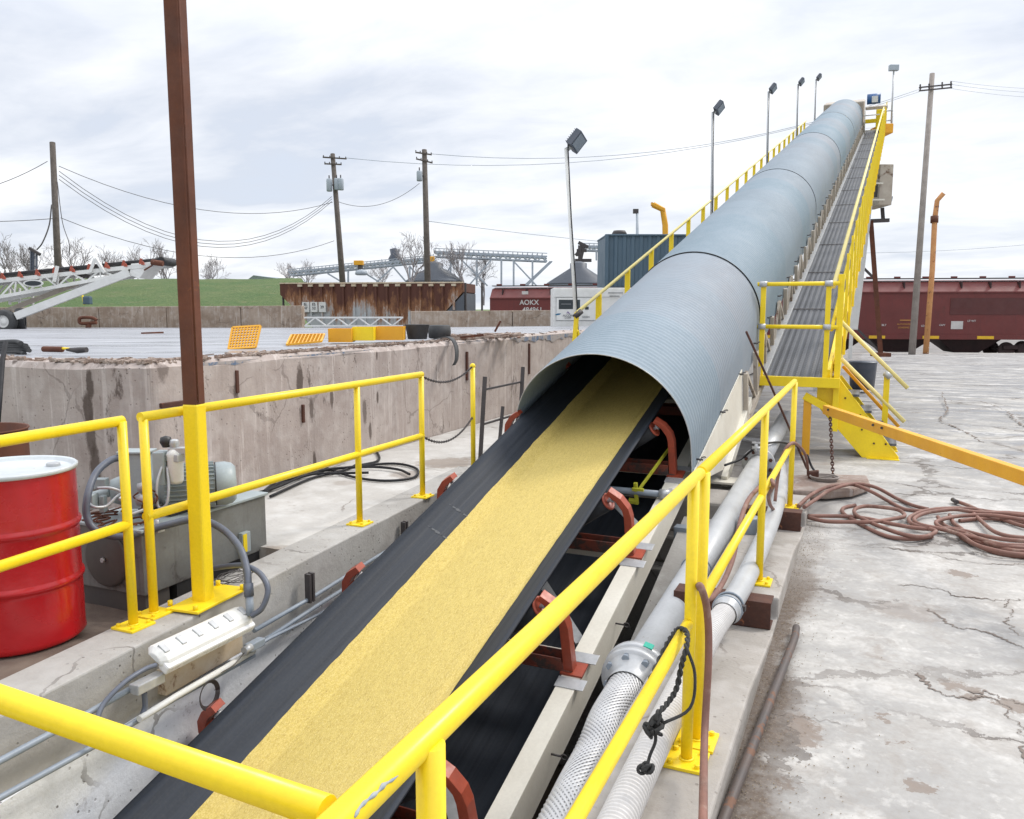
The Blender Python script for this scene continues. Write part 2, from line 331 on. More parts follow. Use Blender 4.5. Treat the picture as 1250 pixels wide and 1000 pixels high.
def mk_conc(name, c1, c2, c3, stain=(.16, .12, .10), vert=True, pits=1, crack=.5, low=None, blobs=(), bz=1):
    m, N, b = newmat(name); o = gpos(N); x, y, z = N.sep(o)
    big = N.noise(o, 1.1, 6, .62, .5); mid = N.noise(o, 5, 6, .65); fine = N.noise(o, 40, 5, .65)
    col = N.mix(N.ramp(big, .35, .65), c1, c2)
    col = N.mix(N.ramp(mid, .48, .68, 0, .7), col, c3)
    if vert:
        s1 = N.noise(N.mp(o, (4, 4, .35)), 1.6, 6, .7); s2 = N.noise(N.mp(o, (9, 9, .5), (3, 3, 3)), 1.2, 5, .7)
        col = N.mix(N.ramp(s1, .50, .72, 0, .5), col, sh(c2, .66)); col = N.mix(N.ramp(s2, .56, .64, 0, .6), col, sh(c3, 1.15))
        s3 = N.ramp(N.noise(N.mp(o, (2.2, 2.2, .8), (1, 4, 2)), 1.5, 7, .78), .595, .66)
        col = N.mix(N.m('MULTIPLY', s3, .85), col, stain)
    else:
        col = N.mix(N.ramp(N.noise(o, 2.2, 7, .75), .60, .68, 0, .6), col, stain)
    pv = N.vor(o, 22); ps = N.ramp(N.noise(o, 3, 3), .45, .6)
    pit = N.m('MULTIPLY', N.m('MULTIPLY', N.ramp(pv, .12, .17, 1, 0), ps), pits)
    col = N.mix(N.m('MULTIPLY', pit, .85), col, sh(stain, .6))
    wv = N.node('ShaderNodeTexNoise', {'Vector': o, 'Scale': 1.6, 'Detail': 5.0, 'Roughness': .55}).outputs['Color']
    cr = N.node('ShaderNodeTexVoronoi', {'Vector': N.vadd(o, wv, .45), 'Scale': .8}, feature='DISTANCE_TO_EDGE').outputs['Distance']
    crk = N.m('MULTIPLY', N.m('LESS_THAN', cr, .006), N.m('MULTIPLY', N.ramp(N.noise(o, .9, 2), .5, .55), crack))
    col = N.mix(crk, col, sh(stain, .7))
    col = N.mix(N.ramp(fine, .3, .7, 0, .22), col, sh(c2, .6))
    for k_, (c_, r_, a_) in enumerate(blobs):
        dd_ = N.node('ShaderNodeVectorMath', operation='DISTANCE'); N.put(dd_.inputs[0], N.mp(o, (1, 1, bz))); dd_.inputs[1].default_value = (c_[0], c_[1], c_[2] * bz)
        dn_ = N.m('ADD', dd_.outputs['Value'], N.m('MULTIPLY', N.m('SUBTRACT', N.noise(N.mp(o, (1, 1, .6), (k_, 0, 0)), 7, 7, .75), .5), r_ * 2.2))
        col = N.mix(N.ramp(dn_, r_ * .8, r_ * 1.2, a_, 0), col, stain)
    if low: col = N.mix(N.ramp(z, low[0], low[1], 1, 0), col, low[2])
    h = N.m('ADD', N.m('MULTIPLY', fine, .5), N.m('ADD', mid, N.m('MULTIPLY', pit, -1.2)))
    finish(N, b, col, .82, 0, h, .5, .01)
    return m
WB = [(py(u, v, 4.58), r_, a_) for u, v, r_, a_ in ((110, 470, .035, .9), (108, 500, .05, .9), (112, 535, .05, .8), (117, 575, .06, .85), (20, 440, .03, .8))] + [(px(u, v, -5.08), r_, a_) for u, v, r_, a_ in ((366, 466, .045, .9), (380, 500, .035, .8), (405, 487, .03, .8), (445, 500, .04, .7), (452, 525, .03, .8), (384, 565, .03, .9), (460, 434, .015, .9), (461, 484, .02, .9), (287, 480, .03, .7), (200, 440, .05, .6))]
MATS['wall'] = mk_conc('retaining_wall_concrete', (.50, .43, .39), (.37, .305, .275), (.57, .51, .475), (.085, .06, .048), True, .8, .35, blobs=WB, bz=.30)
MATS['pit_wall'] = mk_conc('pit_wall_concrete', (.40, .385, .36), (.31, .295, .275), (.46, .45, .43), (.12, .10, .085), False, 1, .6)
MATS['pit_white'] = mk_conc('whitewashed_pit_wall', (.80, .82, .85), (.70, .72, .75), (.82, .83, .84), (.14, .11, .09), False, 1, .8)
MATS['kerb'] = mk_conc('kerb_concrete', (.40, .37, .34), (.31, .285, .255), (.48, .455, .43), (.20, .16, .135), False, .6, .5)
MATS['slab'] = mk_conc('ledge_slab_concrete', (.54, .52, .49), (.43, .41, .38), (.62, .61, .585), (.24, .19, .15), False, .3, .6, blobs=[(pz(u, v, .05), r_, a_) for u, v, r_, a_ in ((545, 565, .30, .75), (500, 580, .18, .6), (330, 672, .10, .7), (300, 690, .08, .7), (420, 590, .10, .4))])
MATS['block_wall'] = mk_conc('tan_barrier_concrete', (.40, .32, .25), (.27, .20, .145), (.50, .44, .38), (.10, .07, .05), True, .2, .5)
MATS['platform'] = mk_platform()
MATS['dirt'] = mk_conc('brown_dirt', (.15, .11, .085), (.10, .075, .06), (.20, .16, .125), (.05, .04, .035), False, 0, 0)
MATS['gravel'] = mk_conc('rail_bed_gravel', (.26, .245, .235), (.15, .14, .13), (.30, .28, .27), (.08, .07, .06), False, 0, 0)

def mk_cover():
    m, N, b = newmat('galvanised_cover'); o = coord(N)
    rnd = N.node('ShaderNodeObjectInfo').outputs['Random']
    bnd = N.node('ShaderNodeTexWhiteNoise', {'W': N.m('ADD', N.m('FLOOR', N.m('DIVIDE', N.sep(o)[1], 1.33)), N.m('MULTIPLY', rnd, 97.0))}, noise_dimensions='1D').outputs['Value']
    c = N.mix(bnd, (.175, .25, .30), (.27, .28, .305))
    c = N.mix(N.ramp(N.noise(N.mp(o, (1, .5, 1)), 1.6, 6, .6, .4), .35, .65, 0, .5), c, (.28, .335, .385))
    c = N.mix(N.ramp(N.noise(o, 45, 4, .65), .4, .65, 0, .35), c, (.28, .33, .38))
    finish(N, b, c, N.ramp(N.noise(o, 6, 4), .3, .7, .66, .78), .0, N.noise(o, 120, 3), .05, .002)
    return m
MATS['cover'] = mk_cover()
def mk_belt():
    m, N, b = newmat('belt_rubber'); o = coord(N)
    s1 = N.noise(N.mp(o, (16, .25, 3)), 1.3, 5, .6); s2 = N.noise(N.mp(o, (50, .5, 6)), 1.3, 3, .6)
    c = N.mix(N.ramp(s1, .35, .65), (.014, .018, .026), (.028, .034, .046))
    c = N.mix(N.ramp(s2, .5, .7, 0, .5), c, (.040, .046, .058))
    c = N.mix(N.ramp(N.noise(o, 70, 3), .45, .7, 0, .2), c, (.05, .052, .054))
    finish(N, b, c, N.ramp(s2, .3, .7, .55, .7), 0, s2, .15, .004, spec=.28)
    return m
MATS['belt'] = mk_belt()
def mk_grain():
    m, N, b = newmat('yellow_granules'); o = coord(N)
    n1 = N.noise(N.mp(o, (210, 110, 90)), 1, 4, .75); n2 = N.noise(N.mp(o, (40, 9, 12)), 1, 5, .6); n3 = N.noise(N.mp(o, (110, 30, 40), (2, 2, 2)), 1, 3, .7)
    c = N.mix(N.ramp(n2, .35, .65), (.56, .425, .105), (.50, .375, .09))
    c = N.mix(N.ramp(n1, .44, .66, 0, .7), c, (.76, .63, .27))
    c = N.mix(N.ramp(n3, .50, .68, 0, .55), c, (.38, .26, .06))
    v = N.node('ShaderNodeTexVoronoi', {'Vector': N.mp(o, (1, .45, 1)), 'Scale': 26.0}); rr = N.m('LESS_THAN', v.outputs['Distance'], .06)
    c = N.mix(N.m('MULTIPLY', rr, .6), c, (.22, .14, .05))
    finish(N, b, c, .8, 0, N.m('ADD', n1, n3), .7, .006)
    return m
MATS['grain'] = mk_grain()
def mk_grass():
    m, N, b = newmat('berm_grass'); o = gpos(N)
    c = N.mix(N.ramp(N.noise(o, .35, 6, .65), .35, .65), (.085, .155, .04), (.15, .19, .065))
    c = N.mix(N.ramp(N.noise(N.mp(o, (1, 1, 3)), .9, 6, .7), .58, .68, 0, .7), c, (.24, .22, .11))
    c = N.mix(N.ramp(N.noise(o, 6, 5, .7), .4, .65, 0, .6), c, (.04, .095, .02))
    finish(N, b, c, .9, 0, N.noise(o, 5, 5, .7), 1, .25)
    return m
MATS['grass'] = mk_grass()
def mk_hopper():
    m, N, b = newmat('rust_streaked_hopper'); o = coord(N); x, y, z = N.sep(o)
    big = N.noise(N.mp(o, (.9, .9, .35)), 1.1, 6, .7); fi = N.noise(N.mp(o, (3, 3, .8)), 1.6, 6, .75)
    f = N.m('ADD', N.m('ADD', big, N.m('MULTIPLY', fi, .45)), N.ramp(z, .4, 2.9, -.24, .27))
    c = N.mix(N.ramp(f, .60, .74), (.46, .48, .49), (.34, .16, .07))
    c = N.mix(N.ramp(f, .70, .86), c, (.10, .035, .022))
    finish(N, b, c, .75, 0, fi, .3, .02)
    return m
MATS['hopper'] = mk_hopper()
def mk_braid():
    m, N, b = newmat('braided_metal_hose'); o = coord(N, 'UV')
    a = N.node('ShaderNodeTexChecker', {'Vector': N.mp(o, (1, 1, 1), rot=(0, 0, R(45))), 'Scale': 60.0}).outputs['Fac']
    n = N.noise(o, 30, 3)
    c = N.mix(N.ramp(n, .3, .7), (.60, .60, .60), (.48, .48, .49)); finish(N, b, c, .42, .3)
    return m
def mk_ribbed():
    m, N, b = newmat('deck_plank_steel'); o = coord(N); x, y, z = N.sep(o)
    s1 = N.m('SINE', N.m('MULTIPLY', x, 75.0)); s2 = N.m('SINE', N.m('MULTIPLY', y, 95.0))
    hole = N.m('MULTIPLY', N.m('GREATER_THAN', s2, -.2), N.m('GREATER_THAN', s1, .1))
    c = N.mix(N.noise(o, 3, 5), (.085, .09, .10), (.145, .15, .165))
    c = N.mix(N.m('MULTIPLY', hole, .6), c, (.04, .042, .05))
    finish(N, b, c, .5, .25, s1, .5, .006)
    return m
MATS['deck'] = mk_ribbed()
MATS['braid'] = mat('braided_steel_hose', (.60, .60, .60), (.50, .50, .51), 6, .4, .3, bump=0)
MATS['braid_dark'] = mat('braid_gaps', (.30, .30, .31), (.36, .36, .37), 20, .5, .3)
MATS['ribhose'] = mat('ribbed_white_hose', (.70, .68, .66), (.62, .60, .58), 5, .5, bump=.05)
MATS['shingle'] = mat('faded_grey_paint', (.34, .36, .38), (.28, .30, .32), 1, .7)
# ================================================================== SETTING
def gz(x, y):
    d = V(x, y, 0).dot(FH); t = min(max((d - 12) / 31, 0), 1); return -.12 - .53 * t
def yend(x): return (43 + math.sin(YAW) * x) / math.cos(YAW)
struct(MB().grid(lambda u, v: V(-.405 + 62 * u * u, -8 + 15.5 * v, -.12), 30, 12, False).build('yard_ground', 'yard', origin=(0, 0, 0)))
def yb(u, v):
    x = -5.08 + 66 * u; y = 7.5 + (yend(x) - 7.5) * v; return V(x, y, gz(x, y))
struct(MB().grid(yb, 40, 40, False).build('far_yard_ground', 'yard', origin=(0, 0, 0)))
# apron edge and rail bed
b = MB()
p0, p1 = V(-30, yend(-30), -.65), V(60, yend(60), -.65)
b.prism([p0, p0 + FH * .5, p0 + FH * .5 + V(0, 0, -.75), p0 + V(0, 0, -.75)], p1 - p0)
struct(b.build('yard_apron_edge', 'kerb', origin=(0, 0, 0)))
struct(MB().grid(lambda u, v: V(-.0, 0, -1.16) + FH * (43.4 + 60 * v) + RT * (-40 + 130 * u), 4, 4, False).build('rail_bed', 'gravel', origin=(0, 0, 0)))
b = MB(); z = -1.3; Lg = 3000
for x0, y0, x1, y1 in ((-Lg, -Lg, Lg, -9), (-Lg, 9, Lg, Lg), (-Lg, -9, -7, 9), (7, -9, Lg, 9)):
    b.add([(x0, y0, z), (x1, y0, z), (x1, y1, z), (x0, y1, z)], [(0, 1, 2, 3)])
struct(b.build('terrain', 'grass', origin=(0, 0, 0)))
# pit, kerb, ledge
def xe(y): return -2.98 - .078 * y
struct(MB().box((-5, -4, -2.75), (.0, 7.6, -2.7)).build('pit_floor', 'dirt', origin=(0, 0, 0)))
b = MB(); b.prism([(-.86, y_, z_) for y_, z_ in ((-4, -2.7), (-4, 0), (3.6, 0), (4.66, -.125), (4.85, -.125), (4.86, 0), (5.9, 0), (6.86, -.12), (7.06, -.12), (7.07, 0), (7.5, 0), (7.5, -2.7))], (.455, 0, 0))
tag(b.build('kerb_wall', 'kerb', origin=(-.6, 2, -2.7), bevel=.012), 'concrete kerb wall along the right side of the pit, carrying the long yellow railing', 'kerb')
# left pit wall: kerb strip on top, whitewashed face lower down
def strip(x_in, x_out, y0, y1, z0, z1, n=10):
    b = MB(); f = lambda v: v if callable(v) else (lambda y: v)
    a, c = f(x_in), f(x_out)
    for i in range(n):
        ya, yb_ = y0 + (y1 - y0) * i / n, y0 + (y1 - y0) * (i + 1) / n
        b.add([(a(ya), ya, z0), (a(yb_), yb_, z0), (c(yb_), yb_, z0), (c(ya), ya, z0), (a(ya), ya, z1), (a(yb_), yb_, z1), (c(yb_), yb_, z1), (c(ya), ya, z1)],
              [(0, 1, 5, 4), (3, 7, 6, 2), (4, 5, 6, 7), (0, 3, 2, 1)] + ([(0, 4, 7, 3)] if i == 0 else []) + ([(1, 2, 6, 5)] if i == n - 1 else []))
    return b
pw = thing('pit_wall', 'long pitted concrete wall on the left side of the conveyor pit, whitewashed below the conduits', 'wall', (-3.2, 3, -2.7))
strip(xe, lambda y: xe(y) - .30, -4, 7.5, -2.7, .05).build('upper_band', 'pit_wall', pw, bevel=.01)
strip(lambda y: xe(y) + .02, lambda y: xe(y) - .01, -4, 7.49, -2.69, -.30).build('whitewashed_face', 'pit_white', pw)
b = MB()
b.add([(-5.07, 4.35, .05), (xe(4.35) - .29, 4.35, .05), (xe(7.5) - .29, 7.5, .05), (-5.07, 7.5, .05), (-5.07, 4.35, -1.2), (xe(4.35) - .29, 4.35, -1.2)], [(0, 1, 2, 3), (4, 5, 1, 0)])
b.box((-5.07, 7.5, -.3), (-3.25, 34, .05))
struct(b.build('ledge_floor', 'slab', origin=(0, 0, 0)))
b = MB(); b.grid(lambda u, v: V(-6 + (xe(-4 + 8.35 * v) - .28 + 6) * u, -4 + 8.35 * v, -.005 - .095 * min(1, max(0, (-4 + 8.35 * v - 2.75) / .5)) + .008 * mnoise.noise(V(u * 9, v * 30, 0))), 12, 60)
struct(b.build('dirt_floor', 'dirt', origin=(0, 0, 0)))
# end wall of the pit with its stepped blocks
ew = thing('pit_end_wall', 'stepped concrete end wall closing the pit below the conveyor foot', 'wall', (-2, 7.5, -2.7))
MB().box((-3.6, 7.0, -2.7), (-.86, 7.5, -.62)).build('lower_wall', 'pit_wall', ew, bevel=.02)
b = MB(); zc_ = lambda y: .29 + .272 * (y - 7) - .46
b.prism([(-1.42, 2.6, -2.7), (-1.42, 2.6, zc_(2.6)), (-1.42, 7.1, zc_(7.1)), (-1.42, 7.1, -2.7)], (.555, 0, 0)); b.build('side_bench', 'pit_wall', ew)
MB().box((-3.6, 7.2, -.62), (-.87, 7.52, -.36)).build('step_block', 'kerb', ew, bevel=.03)
MB().box((-3.55, 7.35, -.36), (-.88, 7.95, -.055)).build('top_block', 'kerb', ew, bevel=.03)
MB().box((-.86, 7.5, -.6), (-.42, 7.9, -.03)).build('corner_block', 'kerb', ew, bevel=.03)
# retaining wall of the raised platform
def wx(y): return -5.08
def wtop(y): return 1.27
WPATH = spline([V(-13, 4.2, 0), V(-9, 4.4, 0), V(-6.58, 4.53, 0), V(-5.69, 4.57, 0), V(-5.24, 4.66, 0), V(-5.08, 4.98, 0), V(-5.08, 6.5, 0), V(-5.08, 10, 0), V(-5.08, 16, 0), V(-5.08, 24, 0), V(-5.08, 34, 0)], 16)
def wpath(t):
    i = min(int(t * (len(WPATH) - 1)), len(WPATH) - 2); f = t * (len(WPATH) - 1) - i; p = WPATH[i].lerp(WPATH[i + 1], f); d = (WPATH[i + 1] - WPATH[i]).normalized(); return p, V(d.y, -d.x, 0)
b = MB(); n = 160; vs = []
for i in range(n + 1):
    P0_, nn = wpath(i / n); y = i * .23; yy_ = P0_.y * 1.1 - P0_.x * 1.3; j = lambda k: .028 * mnoise.noise(V(yy_ * .8, k * 5.1, 0)) + .014 * mnoise.noise(V(yy_ * 3.1, k, 2))
    zt = 1.25 + j(1)
    Q = lambda off, z_: V(P0_.x - nn.x * off, P0_.y - nn.y * off, z_)
    vs += [Q(0, -1.3), Q(0, zt - .05), Q(.05 + j(2), zt), Q(.42, zt), Q(.47, -1.3)]
fs = [(i * 5 + k, i * 5 + k + 1, (i + 1) * 5 + k + 1, (i + 1) * 5 + k) for i in range(n) for k in range(4)]
rw = thing('retaining_wall', 'tall stained concrete retaining wall with chipped top edge behind the red drum and ledge', 'wall', (-5.2, 10, -1.3))
b.add(vs, fs).build('wall_body', 'wall', rw)
# rusty debris crust along the wall top
b = MB(); rnd = random.Random(3)
for i in range(2600):
    tt = rnd.uniform(.12, .72) if rnd.random() < .85 else rnd.uniform(.12, 1); q_, nn = wpath(tt); s_ = rnd.uniform(.006, .045)
    if mnoise.noise(V(q_.x * .9, q_.y * .9, 1)) < -.15 and rnd.random() < .8: continue
    c = q_ - nn * (.05 + abs(rnd.gauss(0, .14))) + V(0, 0, 1.255 + rnd.uniform(0, .015)); a = rnd.uniform(0, 6.28); X = V(math.cos(a), math.sin(a), rnd.uniform(-.2, .2)); Y = V(-X.y, X.x, rnd.uniform(-.2, .2))
    b.obox(c, X * s_ * rnd.uniform(.8, 2.6), Y * s_ * .7, V(0, 0, rnd.uniform(.008, .02)))
MATS['flakes'] = mat('rust_flakes', (.15, .07, .04), (.40, .345, .30), 5, .85, world=True)
tag(b.build('wall_top_debris', 'flakes', origin=(-5.3, 5, 1.25)), 'rust flakes and concrete crumbs lying along the top edge of the retaining wall', 'debris', kind='stuff')
# blue paint remains on the wall's top edge
MATS['blue_paint'] = mat('flaked_blue_paint', (.07, .13, .24), (.26, .27, .30), 9, .6, dirt=(.36, .32, .30), dscale=6, dthr=.46, dsoft=.04, world=True)
b = MB()
for y0, y1, h in ((5.0, 5.9, .045), (6.2, 7.8, .025), (9.6, 10.8, .02), (11.6, 14.9, .13)):
    n = int((y1 - y0) * 14); pts = []
    for i in range(n + 1):
        y = y0 + (y1 - y0) * i / n; hh = h * (.35 + .9 * abs(mnoise.noise(V(y * 4, h * 50, 0)))) * min(1, i / 4, (n - i) / 4 + .05) + .004
        pts.append((y, hh))
    vs = [V(-5.068, y, 1.232) for y, hh in pts] + [V(-5.068, y, 1.232 - hh) for y, hh in pts]
    b.add(vs, [(i, i + 1, n + 2 + i, n + 1 + i) for i in range(n)])
b.build('blue_paint_remains', 'blue_paint', rw)
b = MB()   # rust scars on the wall face
for u, v, w_, h_ in ((289, 466, .035, .20), (646, 438, .045, .50), (570, 447, .05, .40), (215, 493, .32, .04), (370, 505, .03, .18)):
    p = px(u, v, -5.07); b.box((-5.085, p.y - w_ / 2, p.z - h_ / 2), (-5.055, p.y + w_ / 2, p.z + h_ / 2))
b.build('rusted_insert', 'rust_beam', rw, bevel=.006)
# platform surface behind it
def pf(u, v):
    a = V(-14 + 8.6 * u / .4, 4.75 + .3 * u / .4, 1.24) if u < .4 else V(-5.4, 5.05 + 22 * (u - .4) / .6, 1.24); d = 34 + .6 * u
    far = FH * d + RT * (-40 + 42 * u); far.z = .9
    return a.lerp(far, v)
struct(MB().grid(pf, 24, 16, False).build('platform_slab', 'platform', origin=(0, 0, 0)))
# low barrier walls at the back of the platform
def barrier(segs, h, label, name='barrier_wall'):
    t = thing(name, label, 'wall', (segs[0][0] + segs[0][1]) / 2)
    for p, q in segs:
        dd = (q - p).normalized(); nn = dd.cross(V(0, 0, 1))
        MB().obox((p + q) / 2 + V(0, 0, h / 2), (q - p) - dd * .025, nn * .35, V(0, 0, h)).build('wall_panel', 'block_wall', t, bevel=.02)
    return t
def bp(u, v, d): return at(u, v, d)
ub = [-140, 20, 125, 207, 297, 371]; db = [37, 35.5, 34.6, 34, 33.4, 33]
pts = [at(u, 402.5, d) - V(0, 0, .03) for u, d in zip(ub, db)]
hh = .0295 * 33.5
barrier([(pts[i], pts[i + 1]) for i in range(5)], hh, 'tan stained concrete barrier wall in five panels at the back of the platform, left of the rusty hopper')
pts = [at(u, 408, d) for u, d in ((503, 31), (627, 30), (760, 29))]
barrier([(pts[i], pts[i + 1]) for i in range(2)], .86, 'tan stained concrete barrier wall right of the rusty hopper, below the lettered railcar')
# grass berm
def berm(u, v):
    d = 38 + 40 * v; uu = -420 + 850 * u; p = at(uu, 377, d); p.z = 1.3 + (3.78 - 1.3) * math.sin(min(v / .55, 1) * math.pi / 2) ** .9
    fade = min(1, (1 - u) * 14); p.z = -1.2 + (p.z + 1.2) * fade
    p.z += .10 * mnoise.noise(V(uu * .02, d * .15, 0)); return p
struct(MB().grid(berm, 70, 24).build('grass_berm', 'grass', origin=(0, 0, 0)))
# ================================================================== FOREGROUND RAILINGS
PR = .0265
def railing(label, pts_top, posts, zb, zt=1.07, tr=PR, zm=.54, mat_='yellow', midpts=None, base=True, group=None, name='safety_railing', pr=.024, balls=True):
    o = thing(name, label, 'railing', (posts[0][0], posts[0][1], zb), group=group)
    P_ = [V(x, y, zb + zt) for x, y in pts_top]
    b = MB().tube(P_, tr, 16)
    b.build('top_rail', mat_, o)
    if zm: MB().tube([V(x, y, zb + zm) for x, y in (midpts or pts_top)], tr * .95, 16).build('mid_rail', mat_, o)
    for x, y in posts:
        p = MB().cyl((x, y, zb + .01), (x, y, zb + zt), pr, seg=16).build('post', mat_, o)
        if base:
            b = MB(); b.box((x - .075, y - .075, zb), (x + .075, y + .075, zb + .013))
            for i in (-1, 1):
                for j in (-1, 1): b.cyl((x + i * .05, y + j * .05, zb + .012), (x + i * .05, y + j * .05, zb + .027), .011, seg=6)
            b.torus((x, y, zb + .016), (0, 0, 1), pr + .002, .005, 16, 6)
            b.build('base_plate', mat_, p, bevel=.002)
    return o
railing('nearest yellow pipe railing section above the pit kerb, running up from the bottom edge', [(-.553, -.4), (-.553, 3.04)], [(-.54, .955), (-.548, 2.90)], 0, tr=.0215, pr=.0215, midpts=[(-.553, -.4), (-.553, 2.9)])
railing('yellow pipe railing section on the right kerb, ending beside the coiled brown hose', [(-.553, 3.06), (-.555, 7.28)], [(-.54, 3.06), (-.548, 5.10), (-.545, 7.2)], 0, tr=.0225, pr=.0225)
cr_ = railing('short thick yellow railing crossing the conveyor belt at the bottom left corner', [(-.583, .772), (-3.3, .93)], [(-.612, .774)], 0, tr=.0205, pr=.02, zm=None, base=False, zt=1.065)
MB().torus((-.612, .774, 1.040), (0, 0, 1), .0215, .004, 16, 6).build('weld_collar', 'yellow', cr_)
b = MB()   # scrape on near rail
def on_rail(u, v):
    d = ray(u, v); ox, oz = CAM.x + .553, CAM.z - 1.07; A_, B_, C_ = d.x ** 2 + d.z ** 2, 2 * (ox * d.x + oz * d.z), ox ** 2 + oz ** 2 - (.0215 + .0003) ** 2
    return CAM + d * ((-B_ - math.sqrt(max(B_ * B_ - 4 * A_ * C_, 0))) / (2 * A_))
MATS['scrape'] = mat('blue_grey_scrape', (.22, .28, .36), (.42, .42, .36), 60, .6)
NEAR = bpy.data.objects['safety_railing']
MB().tube(spline([on_rail(u, v) for u, v in ((433, 998), (440, 985), (452, 974), (462, 966), (469, 958), (478, 953), (486, 947))], 5), [.0012, .002, .0028, .0022, .0018, .002, .0026, .003, .002, .0015, .0022, .003, .0034, .003, .002, .0016, .002, .0028, .0036, .004, .003, .0022, .0018, .0016, .0018, .0022, .002, .0016, .0012, .0008, .0006], 6).build('scraped_patch', 'scrape', NEAR)
lr = railing('yellow pipe railing on the left ledge in front of the red drum', [(-3.43, 2.97), (-3.02, -1.5)], [(-3.41, 2.95), (-3.2, .6)], .05, midpts=[(-3.41, 2.95), (-3.02, -1.5)])
lb = railing('yellow pipe railing on the left ledge between the rusty pole and the chained gap', [(-3.45, 3.10), (-3.505, 6.13)], [(-3.45, 3.12), (-3.49, 5.13), (-3.505, 6.12)], .05)
ge = thing('gate_post', 'lone yellow post with ball cap at the far side of the chained gap', 'post', (-3.55, 7.15, .05))
q = px(577, 447, -3.56); MB().cyl((q.x, q.y, .05), q, .024, seg=16).build('pipe', 'yellow', ge)
MB().lathe([(0, .03), (.02, .022), (.03, 0), (.02, -.022), (0, -.03)], q, seg=16).build('ball_cap', 'yellow', ge)
def chain(p, q, sag, r, n, label, name='chain', kind_mat='steel_dark', straight=False):
    p, q = V(p), V(q); b = MB(); P_ = []
    for i in range(n + 1):
        t = i / n; c = p.lerp(q, t); c.z -= sag * 4 * t * (1 - t); P_.append(c)
    for i in range(n):
        a, c = P_[i], P_[i + 1]; d = (c - a); L = d.length; x, y, dd = frame(d)
        if i % 2: x, y = y, x
        m_ = (a + c) / 2; hl = L * .72; w_ = L * .36
        loop = [m_ + dd * (hl * math.cos(t)) + x * (w_ * math.sin(t)) for t in [2 * math.pi * k / 10 for k in range(11)]]
        b.tube(loop, r, 5, False)
    return tag(b.build(name, kind_mat), label, 'chain')
T4 = V(-3.505, 6.12, 1.12)
chain(T4 - V(0, 0, .01), q, .10, .0035, 44, 'upper thin steel chain closing the gap in the left railing')
chain(V(-3.505, 6.12, .59), V(q.x, q.y, .62), .14, .0035, 44, 'lower thin steel chain closing the gap in the left railing')
# rusty square column with yellow foot
rp = thing('square_column', 'tall rusty brown square steel column with yellow painted lower end beside the motor unit', 'column', (-3.36, 3.36, .05))
cx, cy = -3.335, 3.36; hw = .043
c0, s0 = math.cos(R(10)), math.sin(R(10))
def sq(z0, z1, h, b=None):
    b = b or MB(); return b.obox((cx, cy, (z0 + z1) / 2), (2 * h * c0, 2 * h * s0, 0), (-2 * h * s0, 2 * h * c0, 0), (0, 0, z1 - z0))
zy = px(238, 495, cx).z
sq(zy, 4.6, hw).build('rusty_shaft', 'rust', rp, bevel=.012)
sq(.06, zy + .012, hw + .002).build('yellow_shaft', 'yellow', rp, bevel=.012)
b = MB(); b.obox((cx + .01, cy + .03, .066), (.20, .02, 0), (-.03, .42, 0), (0, 0, .016)).build('base_plate', 'yellow', rp, bevel=.004)
b = MB()
for i in (-1, 1):
    for j in (-1, 1): b.cyl((cx + i * .09, cy + .03 + j * .18, .072), (cx + i * .09, cy + .03 + j * .18, .10), .014, seg=6)
b.build('anchor_bolts', 'yellow', rp)
MB().tube([V(cx + hw + .004, cy - .02, z) for z in (zy + .02, 2.5, 4.6)], .006, 6).build('weld_seam', 'rust', rp)
# ================================================================== DRUM AND BARREL
def drum(name, label, c, m, lidm, R_=.29, H=.89, lid=True):
    t = thing(name, label, 'drum', c)
    c = V(c); prof = [(0, 0), (R_ - .012, 0), (R_, .012), (R_ - .004, .03), (R_ - .004, .27)]
    for hz in (.31, .59): prof += [(R_ - .004, hz - .024), (R_ - .003, hz - .020), (R_ + .006, hz - .010), (R_ + .008, hz), (R_ + .006, hz + .010), (R_ - .003, hz + .020), (R_ - .004, hz + .024)]
    for hz in (.45,): prof += []
    prof = sorted(prof, key=lambda p: p[1]) + [(R_ - .004, H - .03), (R_ - .003, H - .012)]
    MB().lathe(prof, c, seg=64).build('shell', m, t)
    if lid:
        l = MB().lathe([(R_ - .006, H - .02), (R_ + .006, H - .016), (R_ + .008, H), (R_, H + .007), (R_ - .012, H), (R_ - .016, H - .014), (R_ - .03, H - .016), (0, H - .016)], c, seg=64).build('lid', lidm, t)
        MB().lathe([(.034, H - .016), (.034, H - .002), (.028, H + .002), (0, H + .002)], c + V(.10, .17, 0), seg=18).build('bung', 'galv', l)
        MB().lathe([(.020, H - .016), (.020, H - .004), (0, H - .002)], c + V(-.02, -.17, 0), seg=16).build('bung', 'lid', l)
    else:
        MB().lathe([(R_ - .003, H - .012), (R_ + .006, H - .006), (R_ + .004, H + .004), (R_ - .008, H), (R_ - .010, H - .5), (0, H - .5)], c, seg=48).build('rim', m, t)
    return t
drum('steel_drum', 'bright red steel drum with grey white lid behind the left yellow railing', at(30, 790, 4.02) * 1.0 * V(1, 1, 0).length / math.sqrt(2) if False else (at(26, 770, 4.25).x, at(26, 770, 4.25).y, .0), 'red_paint', 'lid', .303, .885)
bx = at(-28, 520, 5.35)
drum('open_barrel', 'rusty open topped barrel standing behind the red drum at the left edge', (bx.x, bx.y, .0), 'rust', None, .29, .90, lid=False)
